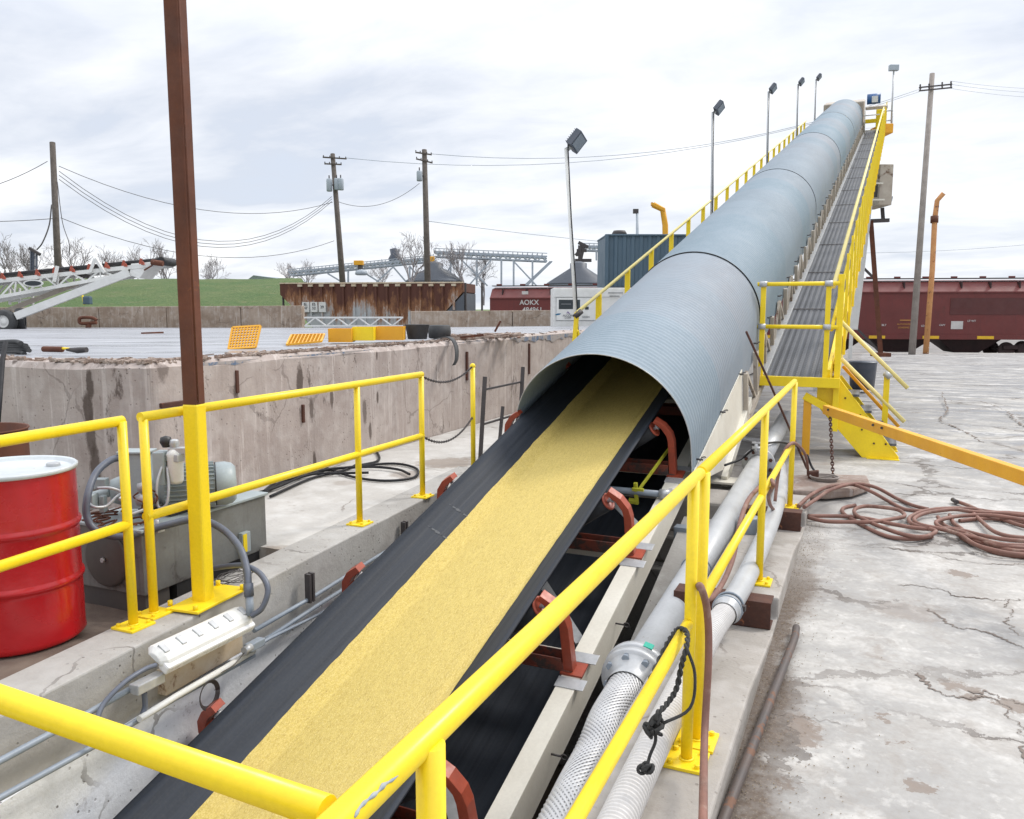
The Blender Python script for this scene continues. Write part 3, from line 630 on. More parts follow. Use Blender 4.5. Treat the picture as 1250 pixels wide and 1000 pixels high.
# ================================================================== HYDRAULIC POWER UNIT
hp = thing('hydraulic_power_unit', 'dirty grey hydraulic tank unit with electric motor and filter behind the yellow railing', 'power unit', (-4.05, 3.85, -.1))
X0, X1, Y0, Y1 = -4.35, -3.78, 3.36, 4.42
b = MB().box((X0, Y0, .02), (X1, Y1, .40)); tk = b.build('tank', 'tank', hp, bevel=.008)
MB().box((X0 - .015, Y0 - .015, .40), (X1 + .015, Y1 + .015, .418)).build('tank_top', 'machine', tk, bevel=.004)
MB().box((X0 + .03, Y0 + .25, -.10), (X1 - .01, Y1 - .02, .02)).build('tank_gap_shade', 'black', hp)  # solid black box stands in for the shade in the gap under the tank
MB().box((X0 + .02, Y0 + .02, -.10), (X1 - .02, Y0 + .2, .02)).build('foot', 'dark_tank', hp)
MB().lathe([(.0, -.026), (.15, -.026), (.165, -.02), (.17, -.008), (.165, .0)], (-4.06, Y0, .215), (0, 1, 0), 40).build('round_cover', 'dark_tank', tk)
b = MB()
for k in range(2): b.cyl((-4.06, Y0 - .03, .215), (-4.06, Y0 - .045, .215), .014, seg=6)
b.build('cover_bolt', 'galv', tk)
MB().box((X1, Y0 + .78, .06), (X1 + .035, Y0 + .86, .20)).build('level_gauge_box', 'machine', hp, bevel=.004)
MB().box((X1 + .034, Y0 + .785, .07), (X1 + .04, Y0 + .82, .19)).build('yellow_plate', 'yellow', hp)
# control box
q = at(172, 582, 5.0)
bx0 = MB().obox(q + V(-.02, 0, -.02), RT * .15 + V(0, 0, 0), FH * .11, V(0, 0, .34)).build('control_box', 'machine', hp, bevel=.006)
MB().obox(q + V(-.02, 0, .158) - FH * .005, RT * .19, FH * .14, V(0, 0, .012)).build('box_lid', 'machine', bx0, bevel=.003)
q2 = at(190, 570, 4.95); MB().obox(q2 + V(.05, 0, 0), RT * .07, FH * .10, V(0, 0, .20)).build('control_box', 'machine', hp, bevel=.006)
# motor
mc = at(222, 590, 4.62); ax = (RT * .93 + V(0, 0, .0)).normalized(); ax = V(.72, .70, 0).normalized()
mc = V(-4.0, 3.75, .57)
def MP(t, r=0, z=0): return mc + ax * t + V(0, 0, z)
b = MB().lathe([(0, -.30), (.07, -.30), (.085, -.26), (.10, -.2), (.10, -.02), (.125, 0), (.125, .30), (.128, .31)], mc, ax, 40); mo = b.build('motor_body', 'machine', hp)
MB().lathe([(.128, .30), (.138, .305), (.140, .36), (.130, .40), (.105, .425), (0, .43)], mc, ax, 40).build('fan_cowl', 'machine', mo)
b = MB()
for k in range(30):
    t = 2 * math.pi * k / 30; xx, yy, dd = frame(ax); rdir = xx * math.cos(t) + yy * math.sin(t)
    b.obox(mc + rdir * .133 + ax * .15, ax * .29, rdir * .026, dd.cross(rdir) * .004)
b.build('cooling_fins', 'machine', mo)
MB().torus(mc + ax * .303, ax, .136, .004, 40, 6).build('cowl_seam', 'black', mo)
MB().box((mc.x - .12, mc.y - .1, .42), (mc.x + .15, mc.y + .17, .455)).build('motor_foot', 'black', mo)
# filter, manifold
fq = at(214, 568, 4.93)
MB().lathe([(0, -.16), (.035, -.16), (.045, -.14), (.047, .0), (.05, .02), (.03, .05), (0, .05)], fq + V(0, 0, .05), seg=24).build('oil_filter', 'white', hp)
b = MB().obox(fq + V(0, 0, .05) - RT * .02, FH * .0 + V(.15, 0, 0), V(0, .06, 0), V(0, 0, .045)); b.obox(fq + V(0, 0, .09) + RT * .06, RT * .16, V(0, .06, 0), V(0, 0, .04))
b.lathe([(0, .16), (.025, .155), (.03, .13), (.02, .10)], fq, seg=16)
b.build('manifold', 'galv', hp, bevel=.004)
MB().lathe([(0, .20), (.03, .19), (.035, .16), (.02, .13)], fq - RT * .05 + V(0, 0, -.02), seg=16).build('breather_cap', 'black', hp)
def pl(uvd, n=6): return spline([at(u, v, d + .55) for u, v, d in uvd], n)
for i, pts in enumerate(([(200, 563, 4.35), (192, 590, 4.3), (193, 618, 4.3), (203, 616, 4.3), (206, 595, 4.32), (204, 570, 4.35)],
            [(152, 600, 4.4), (142, 607, 4.25), (130, 618, 4.2), (115, 619, 4.15), (108, 614, 4.2)],
            [(118, 596, 4.2), (135, 596, 4.2), (150, 602, 4.25), (146, 610, 4.2)],
            [(160, 628, 4.2), (180, 622, 4.25), (195, 628, 4.3)])):
    MB().tube(pl(pts), .009 if i else .008, 8).build('steel_line', 'galv', hp)
b = MB(); b.obox(at(124, 590, 4.9), RT * .07, FH * .06, V(0, 0, .06)); b.obox(at(112, 612, 4.85), RT * .05, FH * .08, V(0, 0, .09)); b.obox(at(126, 615, 4.9), RT * .03, FH * .05, V(0, 0, .10))
b.cyl(at(108, 608, 5.0), at(135, 600, 5.0), .03); b.build('pump_block', 'machine', hp, bevel=.005)
b = MB(); b.cyl(at(168, 612, 4.85), at(182, 606, 4.85), .035); b.cyl(at(170, 596, 4.85), at(184, 592, 4.85), .03); b.build('valve_cluster', 'galv', hp)
b = MB(); rr = random.Random(5)
for k in range(16):
    u, v = rr.uniform(110, 172), rr.uniform(622, 642); p = pz(u, v, .43)
    b.tube(spline([p, p + V(rr.uniform(-.06, .06), rr.uniform(-.1, .1), .01), p + V(rr.uniform(-.12, .12), rr.uniform(-.12, .12), 0)], 4), .006, 5)
for k in range(9):
    u, v = rr.uniform(160, 190), rr.uniform(590, 618); p = at(u, v, 4.82)
    b.tube(spline([p, p + V(rr.uniform(-.04, .04), rr.uniform(-.04, .04), -.03), p + V(rr.uniform(-.05, .05), 0, -.06)], 4), .005, 5)
b.build('rusty_mesh_scraps', 'rust', hp)['kind'] = 'stuff'
b = MB().cyl(at(172, 655, 4.02), at(172, 800, 4.0) * 0 + at(172, 655, 4.02) + V(0, 0, -.0), .001) if False else MB()
p = V(X1 + .03, Y0 + .09, .40); b.cyl(p, p + V(0, 0, .06), .01, seg=10); b.obox(p, (.06, 0, 0), (0, .05, 0), (0, 0, .02)); b.build('drain_fitting', 'galv', hp)
def cable(name, label, pts, r, m, cat='cable', n=8, group=None, seg=10, pe=None):
    o = MB().tube(spline(pts, n), r, seg).build(name, m); tag(o, label, cat, group); return o
cable('flexible_conduit', 'thick grey blue flexible conduit looping behind the left railing from the control box', [at(*t) for t in ((152, 558, 4.95), (135, 562, 4.9), (117, 578, 4.8), (107, 605, 4.7), (106, 630, 4.68), (118, 648, 4.68), (150, 655, 4.7), (200, 642, 4.75), (240, 634, 4.8), (270, 645, 4.75), (292, 668, 4.65), (301, 695, 4.58), (303, 715, 4.54))], .021, 'cable')
q0 = at(303, 712, 4.54); cf = thing('conduit_fitting', 'grey conduit coupling at the end of the looping conduit above the wall lamp', 'fitting', at(305, 745, 4.5))
MB().cyl(q0, at(304, 728, 4.53), .027).build('collar', 'cable', cf); MB().cyl(at(304, 728, 4.53), at(306, 752, 4.5), .022).build('pipe_stub', 'conduit', cf)
cable('flexible_conduit', 'thinner grey blue conduit curling from the tank gauge round to the wall lamp', [at(*t) for t in ((262, 694, 4.85), (280, 691, 4.75), (300, 691, 4.65), (318, 701, 4.55), (327, 720, 4.5), (320, 742, 4.48), (307, 752, 4.48))], .016, 'cable')
b = MB(); rr = random.Random(9)
for k in range(7):
    c = pz(286 + rr.uniform(-6, 6), 704 + rr.uniform(-3, 3), .07); b.tube([c + V(math.cos(t) * rr.uniform(.06, .09), math.sin(t) * .12, .012 * math.sin(3 * t + k)) for t in [i * .45 for i in range(15)]], .002, 4)
tag(b.build('wire_tangle', 'steel_dark'), 'small tangle of thin rusty wire on the ledge beside the yellow column plate', 'wire')
# ================================================================== LEFT PIT WALL FITTINGS
XL = -3.13
lf = thing('wall_lamp', 'white sealed strip lamp with clips mounted on the left pit wall', 'lamp', px(250, 790, XL))
A, B = px(188, 806, -3.06), px(300, 752, -3.10)
dd = (B - A).normalized(); out = V(1, -.05, 0).normalized(); upv = out.cross(dd) * 1.0
if upv.z < 0: upv = -upv
tilt = (out * .55 + upv * .83).normalized(); tn = dd.cross(tilt).normalized()
def lampbody(w_, h0, h1, off, inset):
    b = MB(); a, c = A + dd * inset, B - dd * inset
    sec = []
    for t in range(9):
        an = math.pi * t / 8; sec.append((math.cos(an) * w_, math.sin(an) * h1 + h0))
    k = len(sec); vs = []
    for e in (0.0, .04, .96, 1.0):
        s_ = .55 if e in (0.0, 1.0) else 1.0
        for x_, y_ in sec: vs.append(a.lerp(c, e) + tn * (x_ * s_) * side + (tilt * (y_ * s_ + off)))
    fs = [(i * k + j, i * k + j + 1, (i + 1) * k + j + 1, (i + 1) * k + j) for i in range(3) for j in range(k - 1)]
    fs += [tuple(range(k)), tuple(range(3 * k, 4 * k)), (0, k, 2 * k, 3 * k, 4 * k - 1, 3 * k - 1, 2 * k - 1, k - 1)]
    return b.add(vs, fs, False)
side = 1
hb = lampbody(.075, 0, .05, .0, 0).build('housing', 'white', lf, bevel=.004)
down = V(0, 0, -1)
MB().obox((A + B) / 2 + V(.045, 0, -.035), dd * ((B - A).length * .97), V(.05, 0, -.035), V(.03, 0, .045)).build('diffuser', 'diffuser', lf, bevel=.012)
for k in range(6):
    c = A.lerp(B, .07 + .172 * k) + tilt * .045; MB().obox(c + tn * -.01, dd * .032, tilt * .022, tn * .055).build('clip', 'galv', lf, bevel=.002)
bpn = MB(); a1, b1 = px(203, 850, -3.15), px(297, 795, -3.17)
bpn.prism([a1, b1, b1 + V(0, 0, .13), a1 + V(0, 0, .13)], (-.06, 0, 0))
tag(bpn.build('backing_board', 'rusty_white', bevel=.004), 'rust stained cream board fixed under the strip lamp on the pit wall', 'board')
def conduit(label, pts, r=.014, m='conduit', straps=()):
    t = thing('conduit_pipe', label, 'conduit', pts[0]); MB().tube(pts, r, 10).build('tube', m, t)
    for p in straps:
        MB().obox(p, (.03, 0, 0), (0, .03, 0), (0, 0, r * 2 + .02)).build('strap', 'galv', t, bevel=.003)
    return t
conduit('upper grey conduit running along the left pit wall beyond the strip lamp', [px(310, 770, -3.18), px(385, 727, -3.25), px(455, 683, -3.32), px(540, 632, -3.42)])
conduit('middle grey conduit running along the left pit wall beyond the strip lamp', [px(318, 785, -3.17), px(385, 741, -3.24), px(455, 697, -3.31), px(540, 643, -3.41)])
conduit('lower grey conduit running along the left pit wall beyond the strip lamp', [px(300, 797, -3.14), px(330, 779, -3.16), px(390, 750, -3.23), px(470, 702, -3.32)], .010)
conduit('upper grey conduit on the left pit wall in front of the strip lamp', [px(-60, 966, -3.05), px(0, 929, -3.06), px(100, 875, -3.08), px(165, 838, -3.08)], .015)
conduit('lower long grey conduit low on the left pit wall, painted white near the lamp', [px(-60, 1010, -3.0), px(0, 974, -3.02), px(120, 908, -3.05), px(215, 852, -3.08), px(310, 800, -3.1)], .014, 'conduit')
MB()
tag(MB().tube([px(170, 878, -3.03), px(215, 850, -3.055), px(310, 795, -3.09)], .0165, 10).build('white_conduit', 'white'), 'white painted conduit piece below the stained board', 'conduit')
jb = thing('junction_box', 'small grey conduit body at the front end of the strip lamp', 'junction box', px(180, 836, -3.05))
MB().obox(px(180, 834, -3.05), V(.06, 0, 0), dd * .17, V(0, 0, .05)).build('box_body', 'galv', jb, bevel=.006)
jb = thing('junction_box', 'small grey conduit body at the far end of the stained board', 'junction box', px(312, 795, -3.07))
MB().obox(px(311, 787, -3.07), V(.05, 0, 0), dd * .13, V(0, 0, .045)).build('box_body', 'conduit', jb, bevel=.006)
MB().cyl(px(298, 795, -3.05), px(306, 790, -3.05), .022).build('round_fitting', 'galv', jb)
cable('power_cable', 'dark cable looping from the near end of the strip lamp down the pit wall', [px(*t) for t in ((190, 812, -3.04), (175, 818, -3.03), (150, 835, -3.03), (125, 862, -3.03), (118, 890, -3.0), (130, 912, -2.98), (150, 918, -2.97))], .012, 'cable')
cable('power_cable', 'short dark cable stub hanging under the near junction box', [px(176, 845, -3.05), px(177, 862, -3.05), px(174, 872, -3.05)], .013, 'cable')
b = MB()
for k in range(5):
    c = px(254, 848, -3.06); rr_ = .062 + .004 * k
    b.tube([c + V(.003 * k, math.cos(t) * rr_ * .9, math.sin(t) * rr_) for t in [2 * math.pi * i / 24 for i in range(25)]], .0028, 5)
b.tube(spline([px(268, 822, -3.06), px(285, 812, -3.05), px(300, 795, -3.05)], 6), .0025, 5)
tag(b.build('wire_coil', 'steel_dark'), 'small coil of thin wire hanging from the white conduit on the pit wall', 'wire')
for i, (u, v, x, lb_) in enumerate(((378, 714, -3.22, 'dark upright channel bracket nearest the strip lamp on the left pit wall'), (494, 648, -3.36, 'dark upright channel bracket farther along the left pit wall'))):
    p = px(u, v, x); o = MB(); o.box((p.x - .03, p.y - .012, p.z - .12), (p.x + .01, p.y + .008, p.z + .07)); o.box((p.x - .03, p.y + .022, p.z - .12), (p.x + .01, p.y + .042, p.z + .07)); o.box((p.x - .03, p.y - .01, p.z - .12), (p.x - .022, p.y + .04, p.z + .07))
    tag(o.build('channel_bracket', 'steel_dark'), lb_, 'bracket')
# black hoses on the ledge
def bundle(name, label, lines, r, m, z):
    t = thing(name, label, 'hose', pz(*lines[0][0], z))
    for k, L in enumerate(lines): MB().tube(spline([pz(u, v, z + .012 * (k % 3)) if not isinstance(v, tuple) else at(u, v[0], v[1]) for u, v in L], 7), r, 8).build('strand', m, t)
bundle('cable_bundle', 'black cables lying in loops on the ledge along the foot of the stained wall', [
    [(312, 608), (345, 590), (385, 577), (430, 570), (480, 566), (508, 572), (505, 583), (470, 587), (430, 582), (395, 570)],
    [(318, 604), (355, 583), (400, 573), (450, 570), (485, 573), (500, 579)],
    [(322, 600), (350, 577), (365, 566), (350, 563), (338, 575), (345, 585), (372, 578), (425, 560)],
    [(330, 606), (380, 584), (420, 574), (440, 562), (425, 550), (440, 541), (458, 550), (462, 562), (440, 568)],
    [(310, 603), (340, 594), (375, 580), (410, 578), (450, 577)]], .013, 'black_cable', .07)
# black steel frame ladder
ld = thing('steel_ladder', 'dark thin steel ladder frame standing left of the tube mouth', 'ladder', (-3.75, 8.2, .05))
qa, qb = px(586, 575, -3.72), px(592, 460, -3.72)
MB().bar((qa.x, qa.y, .05), (qb.x, qb.y, qb.z), .035, .035).build('rail', 'steel_dark', ld)
MB().bar((qa.x + .02, qa.y + 1.0, .05), (qb.x + .02, qb.y + 1.0, qb.z + .04), .035, .035).build('rail', 'steel_dark', ld)
for v in (476, 518, 568):
    z_ = px(590, v, -3.72).z; MB().bar((qa.x, qa.y + .1, z_), (qb.x, qb.y + 1.0, z_), .02, .02).build('rung', 'steel_dark', ld)
MB().bar((qa.x + .02, qa.y + .42, .05), (qb.x + .02, qb.y + .42, .6), .03, .03).build('rail', 'steel_dark', ld)
# ================================================================== CONVEYOR
KX, KM = .018, .283
AX = V(KX, 1, KM).normalized(); SX = V(1, -KX, 0).normalized(); NX = SX.cross(AX).normalized()
OC = V(-2.235, 7.0, .29)
MC = Matrix((( SX.x, AX.x, NX.x, OC.x), (SX.y, AX.y, NX.y, OC.y), (SX.z, AX.z, NX.z, OC.z), (0, 0, 0, 1)))
def LW(s_, a_, n_): return MC @ V(s_, a_, n_)
LEN = 37.0
cv_ = thing('belt_conveyor', 'long inclined belt conveyor under a ribbed blue grey tube cover, rising from the pit', 'conveyor', mw=MC)
def troughn(s_):  # carrying belt profile
    return .17 + max(0, abs(s_) - .19) * math.tan(R(33))
BO = -.05
def belt_prof(u):
    s_ = -.60 + 1.2 * u; return s_, troughn(s_)
b = MB(); NS = 24
sec = [(belt_prof(i / NS)) for i in range(NS + 1)]
top = [(s_ + BO, n_) for s_, n_ in sec]; bot = [(s_ + BO, n_ - .016) for s_, n_ in sec[::-1]]
prof = top + bot; k = len(prof); ya = [-10.5 + i * .6 for i in range(int((LEN + 10.5) / .6) + 1)]
vs = [V(s_, y, n_) for y in ya for s_, n_ in prof]
b.add(vs, [(i * k + j, i * k + (j + 1) % k, (i + 1) * k + (j + 1) % k, (i + 1) * k + j) for i in range(len(ya) - 1) for j in range(k)], True)
b.build('carrying_belt', 'belt', cv_, local=True)
MB().box((-.66 + BO, -10.5, -.46), (.66 + BO, LEN, -.445)).build('return_belt', 'belt', cv_, local=True)
b = MB(); 
for a0_ in (-1.95, -1.62):
    for k_ in range(5):
        s0_, s1_ = -.52 + k_ * .028, -.52 + (k_ + 1) * .028; w0_ = .004 + .006 * (k_ % 3)
        b.add([(s0_ + BO, a0_ - w0_, troughn(s0_) + .0025), (s1_ + BO, a0_ - w0_ + .01, troughn(s1_) + .0025), (s1_ + BO, a0_ + w0_, troughn(s1_) + .0025), (s0_ + BO, a0_ + w0_, troughn(s0_) + .0025)], [(0, 1, 2, 3)])
b.build('splice_scuff', mat('scuffed_rubber', (.07, .078, .09), (.03, .034, .042), 30, .6), cv_, local=True)
for side_, nm in ((1, 'right'), (-1, 'left')):
    x0 = BO + side_ * .74; x1 = BO + side_ * .86
    b = MB(); lo, hi = min(x0, x1), max(x0, x1)
    b.box((lo, -10.5, -.075), (hi, LEN, -.06)); b.box((lo, -10.5, -.30), (hi, LEN, -.285))
    xo = x1 if side_ > 0 else x1; b.box((x1 - side_ * .012 if side_ > 0 else x1, -10.5, -.2852), (x1 if side_ > 0 else x1 + .012, LEN, -.0748))
    b.build('stringer', 'cream', cv_, local=True, bevel=.002)
# cross members
for a_ in (-7.1, -5.75, -4.1, -2.45, -1.15, .3, 1.9):
    MB().box((-.78 + BO, a_ - .04, -.20), (.75 + BO, a_ + .04, -.10)).build('cross_member', 'cream', cv_, local=True, bevel=.003)
for a_ in (-4.0, -2.35, -.9):
    MB().bar((.0 + BO, a_ + .9, -.14), (.72 + BO, a_ + .05, -.12), .07, .008, (0, 0, 1)).build('diagonal_brace', 'galv', cv_, local=True)
# idlers
SP = 1.33
def idler(a_):
    t = MB(); 
    t.box((-.80 + BO, a_ - .045, -.052), (.80 + BO, a_ + .045, -.04)); t.box((-.74 + BO, a_ - .045, -.04), (.74 + BO, a_ - .037, .045)); t.box((-.74 + BO, a_ + .037, -.04), (.74 + BO, a_ + .045, .045))
    fr = t.build('idler_frame', 'idler_dirty', cv_, local=True, bevel=.003)
    for sd_ in (-1, 1):
        f = lambda s_, n_: V(BO + sd_ * s_, 0, n_)
        # bracket: channel rising from its foot, bending inward over the roller end
        path = [(.775, -.045), (.775, .26), (.762, .325), (.715, .395), (.635, .452)]; wd = [.05, .046, .044, .040, .034]; th = .03
        vs = []
        for i, (s_, n_) in enumerate(path):
            i0, i1 = max(i - 1, 0), min(i + 1, len(path) - 1)
            tx, tn_ = path[i1][0] - path[i0][0], path[i1][1] - path[i0][1]; L = math.hypot(tx, tn_); nx_, nn_ = -tn_ / L, tx / L
            h = wd[i]
            for (o1, aa) in ((h * .6, -.036), (h * .6, .036), (-h * .6, .036), (-h * .6, .028), (h * .42 if sd_ > 0 else -h * .55, .028), (h * .42 if sd_ > 0 else -h * .55, -.028), (-h * .6, -.028), (-h * .6, -.036)):
                vs.append(f(s_ - nx_ * o1 * (1), n_ - nn_ * o1) + V(0, a_ + aa, 0))
        k_ = 8; n_ = len(path)
        fs = [(i * k_ + j, i * k_ + (j + 1) % k_, (i + 1) * k_ + (j + 1) % k_, (i + 1) * k_ + j) for i in range(n_ - 1) for j in range(k_)]
        fs += [(0, 1, 4, 5), (1, 2, 3, 4), (5, 6, 7, 0), ]; o_ = (n_ - 1) * k_; fs += [(o_, o_ + 1, o_ + 4, o_ + 5), (o_ + 1, o_ + 2, o_ + 3, o_ + 4), (o_ + 5, o_ + 6, o_ + 7, o_)]
        br = MB().add(vs, fs).build('idler_bracket', 'idler_red', cv_, local=True, bevel=.003)
        b = MB(); x_, n0 = BO + sd_ * .80, -.05
        b.box((min(x_ - .07, x_ + .07), a_ - .06, -.060), (x_ + .07, a_ + .06, -.046)); b.build('foot_plate', 'idler_red', br, local=True)
        for q_ in (-.12, .12): MB().box((x_ - .07, a_ + q_ - .045, -.0598), (x_ + .11, a_ + q_ + .045, -.054)).build('mounting_clip', 'galv', br, local=True, bevel=.002)
        c1_ = f(.235, .085) + V(0, a_, 0); c2_ = f(.63, .368) + V(0, a_, 0); dr = (c2_ - c1_).normalized()
        c2_ = c1_ + dr * .475
        ro = MB().cyl(c1_, c2_, .066, seg=24).build('wing_roller', 'roller', fr, local=True)
        MB().lathe([(.066, 0), (.070, .004), (.066, .012), (.052, .014), (.050, .006), (0, .006)], c2_, dr, 24).build('roller_end_ring', 'idler_red', ro, local=True)
        b = MB().cyl(c2_ - dr * .0, c2_ + dr * .06, .014, seg=8); b.cyl(c2_ + dr * .035, c2_ + dr * .048, .028, seg=6); b.build('axle', 'galv', ro, local=True)
        # lower stay from bracket base to frame
    MB().cyl((BO - .19, a_ , .09), (BO + .19, a_, .09), .066, seg=20).build('centre_roller', 'roller', fr, local=True)
for i in range(-7, 3): idler(.03 + i * SP)
# take-up pipe and yellow latch by the tube mouth
MB().cyl((-.8, -.42, -.02), (.84, -.42, -.02), .028, seg=14).build('cross_pipe', 'conduit', cv_, local=True)
b = MB(); b.bar((.50, -.42, -.06), (.66, .15, .12), .012, .035); b.obox((.52, -.43, -.03), (.03, 0, 0), (0, .03, 0), (0, 0, .20)); b.obox((.55, -.47, .03), (.10, 0, 0), (0, .02, 0), (0, 0, .025)); b.obox((.49, -.44, -.10), (.07, 0, 0), (0, .02, .02), (0, 0, .03))
MATS['lime'] = mat('lime_yellow_paint', (.62, .62, .04), (.50, .48, .05), 20, .5)
b.build('latch_handle', 'lime', cv_, local=True, bevel=.003)
b = MB(); b.cyl((.72, -.42, -.02), (.80, -.42, -.02), .042, seg=16); b.obox((.80, -.42, -.02), (.03, 0, 0), (0, .10, 0), (0, 0, .07)); b.build('pipe_bearing', 'galv', cv_, local=True)
# ribbed cover, ten panels
RC = .815; PL = 4.0; SPR = .22; PITCHC = PL / 56; NA = 60; per = 5
def cover_fn(rad, a0):
    def f(u, v):
        a_ = v * PL; t = math.pi * (-.10 + 1.20 * u); r_ = rad + .0055 * math.sin(2 * math.pi * a_ / PITCHC)
        if 0 <= t <= math.pi: return V(.08 + math.cos(t) * r_, a_, SPR + math.sin(t) * (r_ + .01))
        if t < 0: return V(.08 + r_, a_, SPR + t * 1.3)
        return V(.08 - r_, a_, SPR - (t - math.pi) * 1.3)
    return f
cm_ = MB().grid(cover_fn(RC, 0), NA, 56 * per)
p0_ = cm_.build('cover_panel', 'cover', cv_, local=True, recalc=False)
p0_.location = (0, 0, 0)
MB().tube([cover_fn(RC, 0)(u / 60, 0) for u in range(61)], .005, 6).build('lip', 'galv', p0_, local=True)
for i in range(1, 9):
    c = p0_.copy(); COL.objects.link(c); c.parent = cv_; c.location = (0, i * PL, 0)
    f_ = 1 + (.009 if i % 2 else -.0); c.scale = (f_, 1, f_)
b = MB().tube([cover_fn(RC + .012, 0)(u / 60, 0) + V(0, PL - .01, 0) for u in range(4, 60)], .006, 6); b.build('seam_band', 'black', cv_, local=True)
# side plate and lattice under the tube
XT = .90
b = MB(); pol = [(-.25, -.02), (.3, -.24), (1.3, -.62), (2.55, -.62), (2.55, .02)]
b.prism([V(XT, a_, n_) for a_, n_ in pol], (.012, 0, 0)); b.build('side_plate', 'cream', cv_, local=True)
for sgn, xx in ((1, .915), (-1, -.88)):
    b = MB(); H0, H1 = -.04, -.62
    b.box((xx, 2.4, H1 - .04), (xx + .06, LEN, H1 + .04)); 
    b.build('lower_chord', 'cream_old', cv_, local=True)
    b = MB(); n_ = 46
    for i in range(n_):
        a_ = 2.6 + i * .75
        b.box((xx, a_ - .03, H1), (xx + .05, a_ + .03, H0))
        b.bar((xx + .025, a_ + .03, H1 if i % 2 else H0), (xx + .025, a_ + .72, H0 if i % 2 else H1), .03, .04)
    b.build('lattice', 'cream_old', cv_, local=True)
for i in range(16):
    a_ = .2 + i * 1.1; b = MB(); b.cyl((.89, a_, .02), (.95, a_, .02), .009, seg=6); b.cyl((.93, a_ - .03, .02), (.93, a_ + .05, .02), .006, seg=5); b.torus((.95, a_ + .05, .02), (0, 0, 1), .014, .004, 10, 4)
    b.build('toggle_clamp', 'steel_dark', cv_, local=True)
for a_, n_ in ((-3.2, -.16), (-2.0, -.16)): b = MB(); b.cyl((.80, a_, n_), (.87, a_, n_), .006, seg=6); b.torus((.885, a_, n_), (0, 1, 0), .018, .004, 12, 5); b.build('eye_bolt', 'steel_dark', cv_, local=True)
# foot leg of the truss
lt = LW(.93, 2.9, -.5); lb_ = V(lt.x - .02, 8.35, -.06)
MB().bar(lt, lb_, .12, .06, (1, 0, 0)).build('support_leg', 'cream', cv_, bevel=.004)
MB().obox(lb_ + V(0, 0, .01), (.3, 0, 0), (0, .3, 0), (0, 0, .02)).build('leg_foot', 'cream', cv_)
for a_ in (14.0, 24.0, 34.0):
    for s_ in (-.9, .93):
        t_ = LW(s_, a_, -.6); MB().bar(t_, (t_.x, t_.y, gz(t_.x, t_.y) - .02), .16, .16).build('support_leg', 'white', cv_)
# head drive at the top
hx = LEN
MB().box((-.85, LEN - .2, -.7), (.90, LEN + 1.3, .85)).build('head_hood', 'cream_old', cv_, local=True, bevel=.05)
b = MB().cyl((1.05, LEN - 1.2, .95), (1.6, LEN - 1.2, .95), .22, seg=24); dm = b.build('drive_motor', 'blue', cv_, local=True)
MB().box((1.25, LEN - 1.46, .82), (1.5, LEN - 1.34, 1.08)).build('motor_terminal_box', 'white', dm, local=True)
MB().box((1.0, LEN - 1.3, .5), (1.9, LEN - .5, .62)).build('motor_base', 'cream_old', cv_, local=True)
MB().box((1.45, LEN - 1.5, -.4), (1.75, LEN - 1.2, .5)).build('guard_panel', 'yellow', cv_, local=True, bevel=.02)
MB().box((1.0, LEN - 1.5, -.05), (1.5, LEN - 1.3, .12)).build('guard_panel', 'yellow', cv_, local=True, bevel=.02)
b = MB()
for n_ in (-.35, .3): b.cyl((.95, LEN - 1.6, n_), (1.6, LEN - 1.6, n_), .025, seg=8)
b.cyl((1.0, LEN - 1.6, -.5), (1.0, LEN - 1.6, .5), .025, seg=8); b.build('head_platform_rail', 'cream', cv_, local=True)
# granules
def gr_fn(u, v):
    a_ = -10.4 + v * (LEN + 10.3)
    l = -.385 + .004 * mnoise.noise(V(a_ * 2.1, 0, 0)) + .0035 * mnoise.noise(V(a_ * 9, 3, 0)); r_ = .42 + .004 * mnoise.noise(V(a_ * 5, 7, 0))
    s_ = l + (r_ - l) * u; base = troughn(s_); crown = .165 + .135 * 1 + .018 * math.sin(math.pi * u)
    flat = .215 + .10 * u
    e = min(u, 1 - u) * 12
    n_ = base + .002 + max(0, (flat + .012 * math.sin(math.pi * u) - base - .002)) * min(1, e) + .002 * mnoise.noise(V(s_ * 25, a_ * 12, 1))
    if a_ < 3.5: n_ += .0010 * mnoise.noise(V(s_ * 120, a_ * 50, 3))
    return V(s_ + BO, a_, n_)
g = MB(); NU = 60
def vmap(v): return v
rows = [-10.4 + i * .02 for i in range(int(14.0 / .02))] + [3.6 + i * .5 for i in range(66)]
vs = []
for a_ in rows:
    v = (a_ + 10.4) / (LEN + 10.3)
    vs += [MC @ gr_fn(i / NU, v) for i in range(NU + 1)]
g.v = vs; g.f = [(j*(NU+1)+i, j*(NU+1)+i+1, (j+1)*(NU+1)+i+1, (j+1)*(NU+1)+i) for j in range(len(rows)-1) for i in range(NU)]; g.s = [True] * len(g.f)
ga = g.build('granule_load', 'grain', recalc=False, origin=OC)
ga.data.transform(Matrix(((SX.x, SX.y, SX.z, 0), (AX.x, AX.y, AX.z, 0), (NX.x, NX.y, NX.z, 0), (0, 0, 0, 1)))); ga.matrix_world = MC
tag(ga, 'flat stream of yellow granules carried along the middle of the black belt', 'granules', kind='stuff')
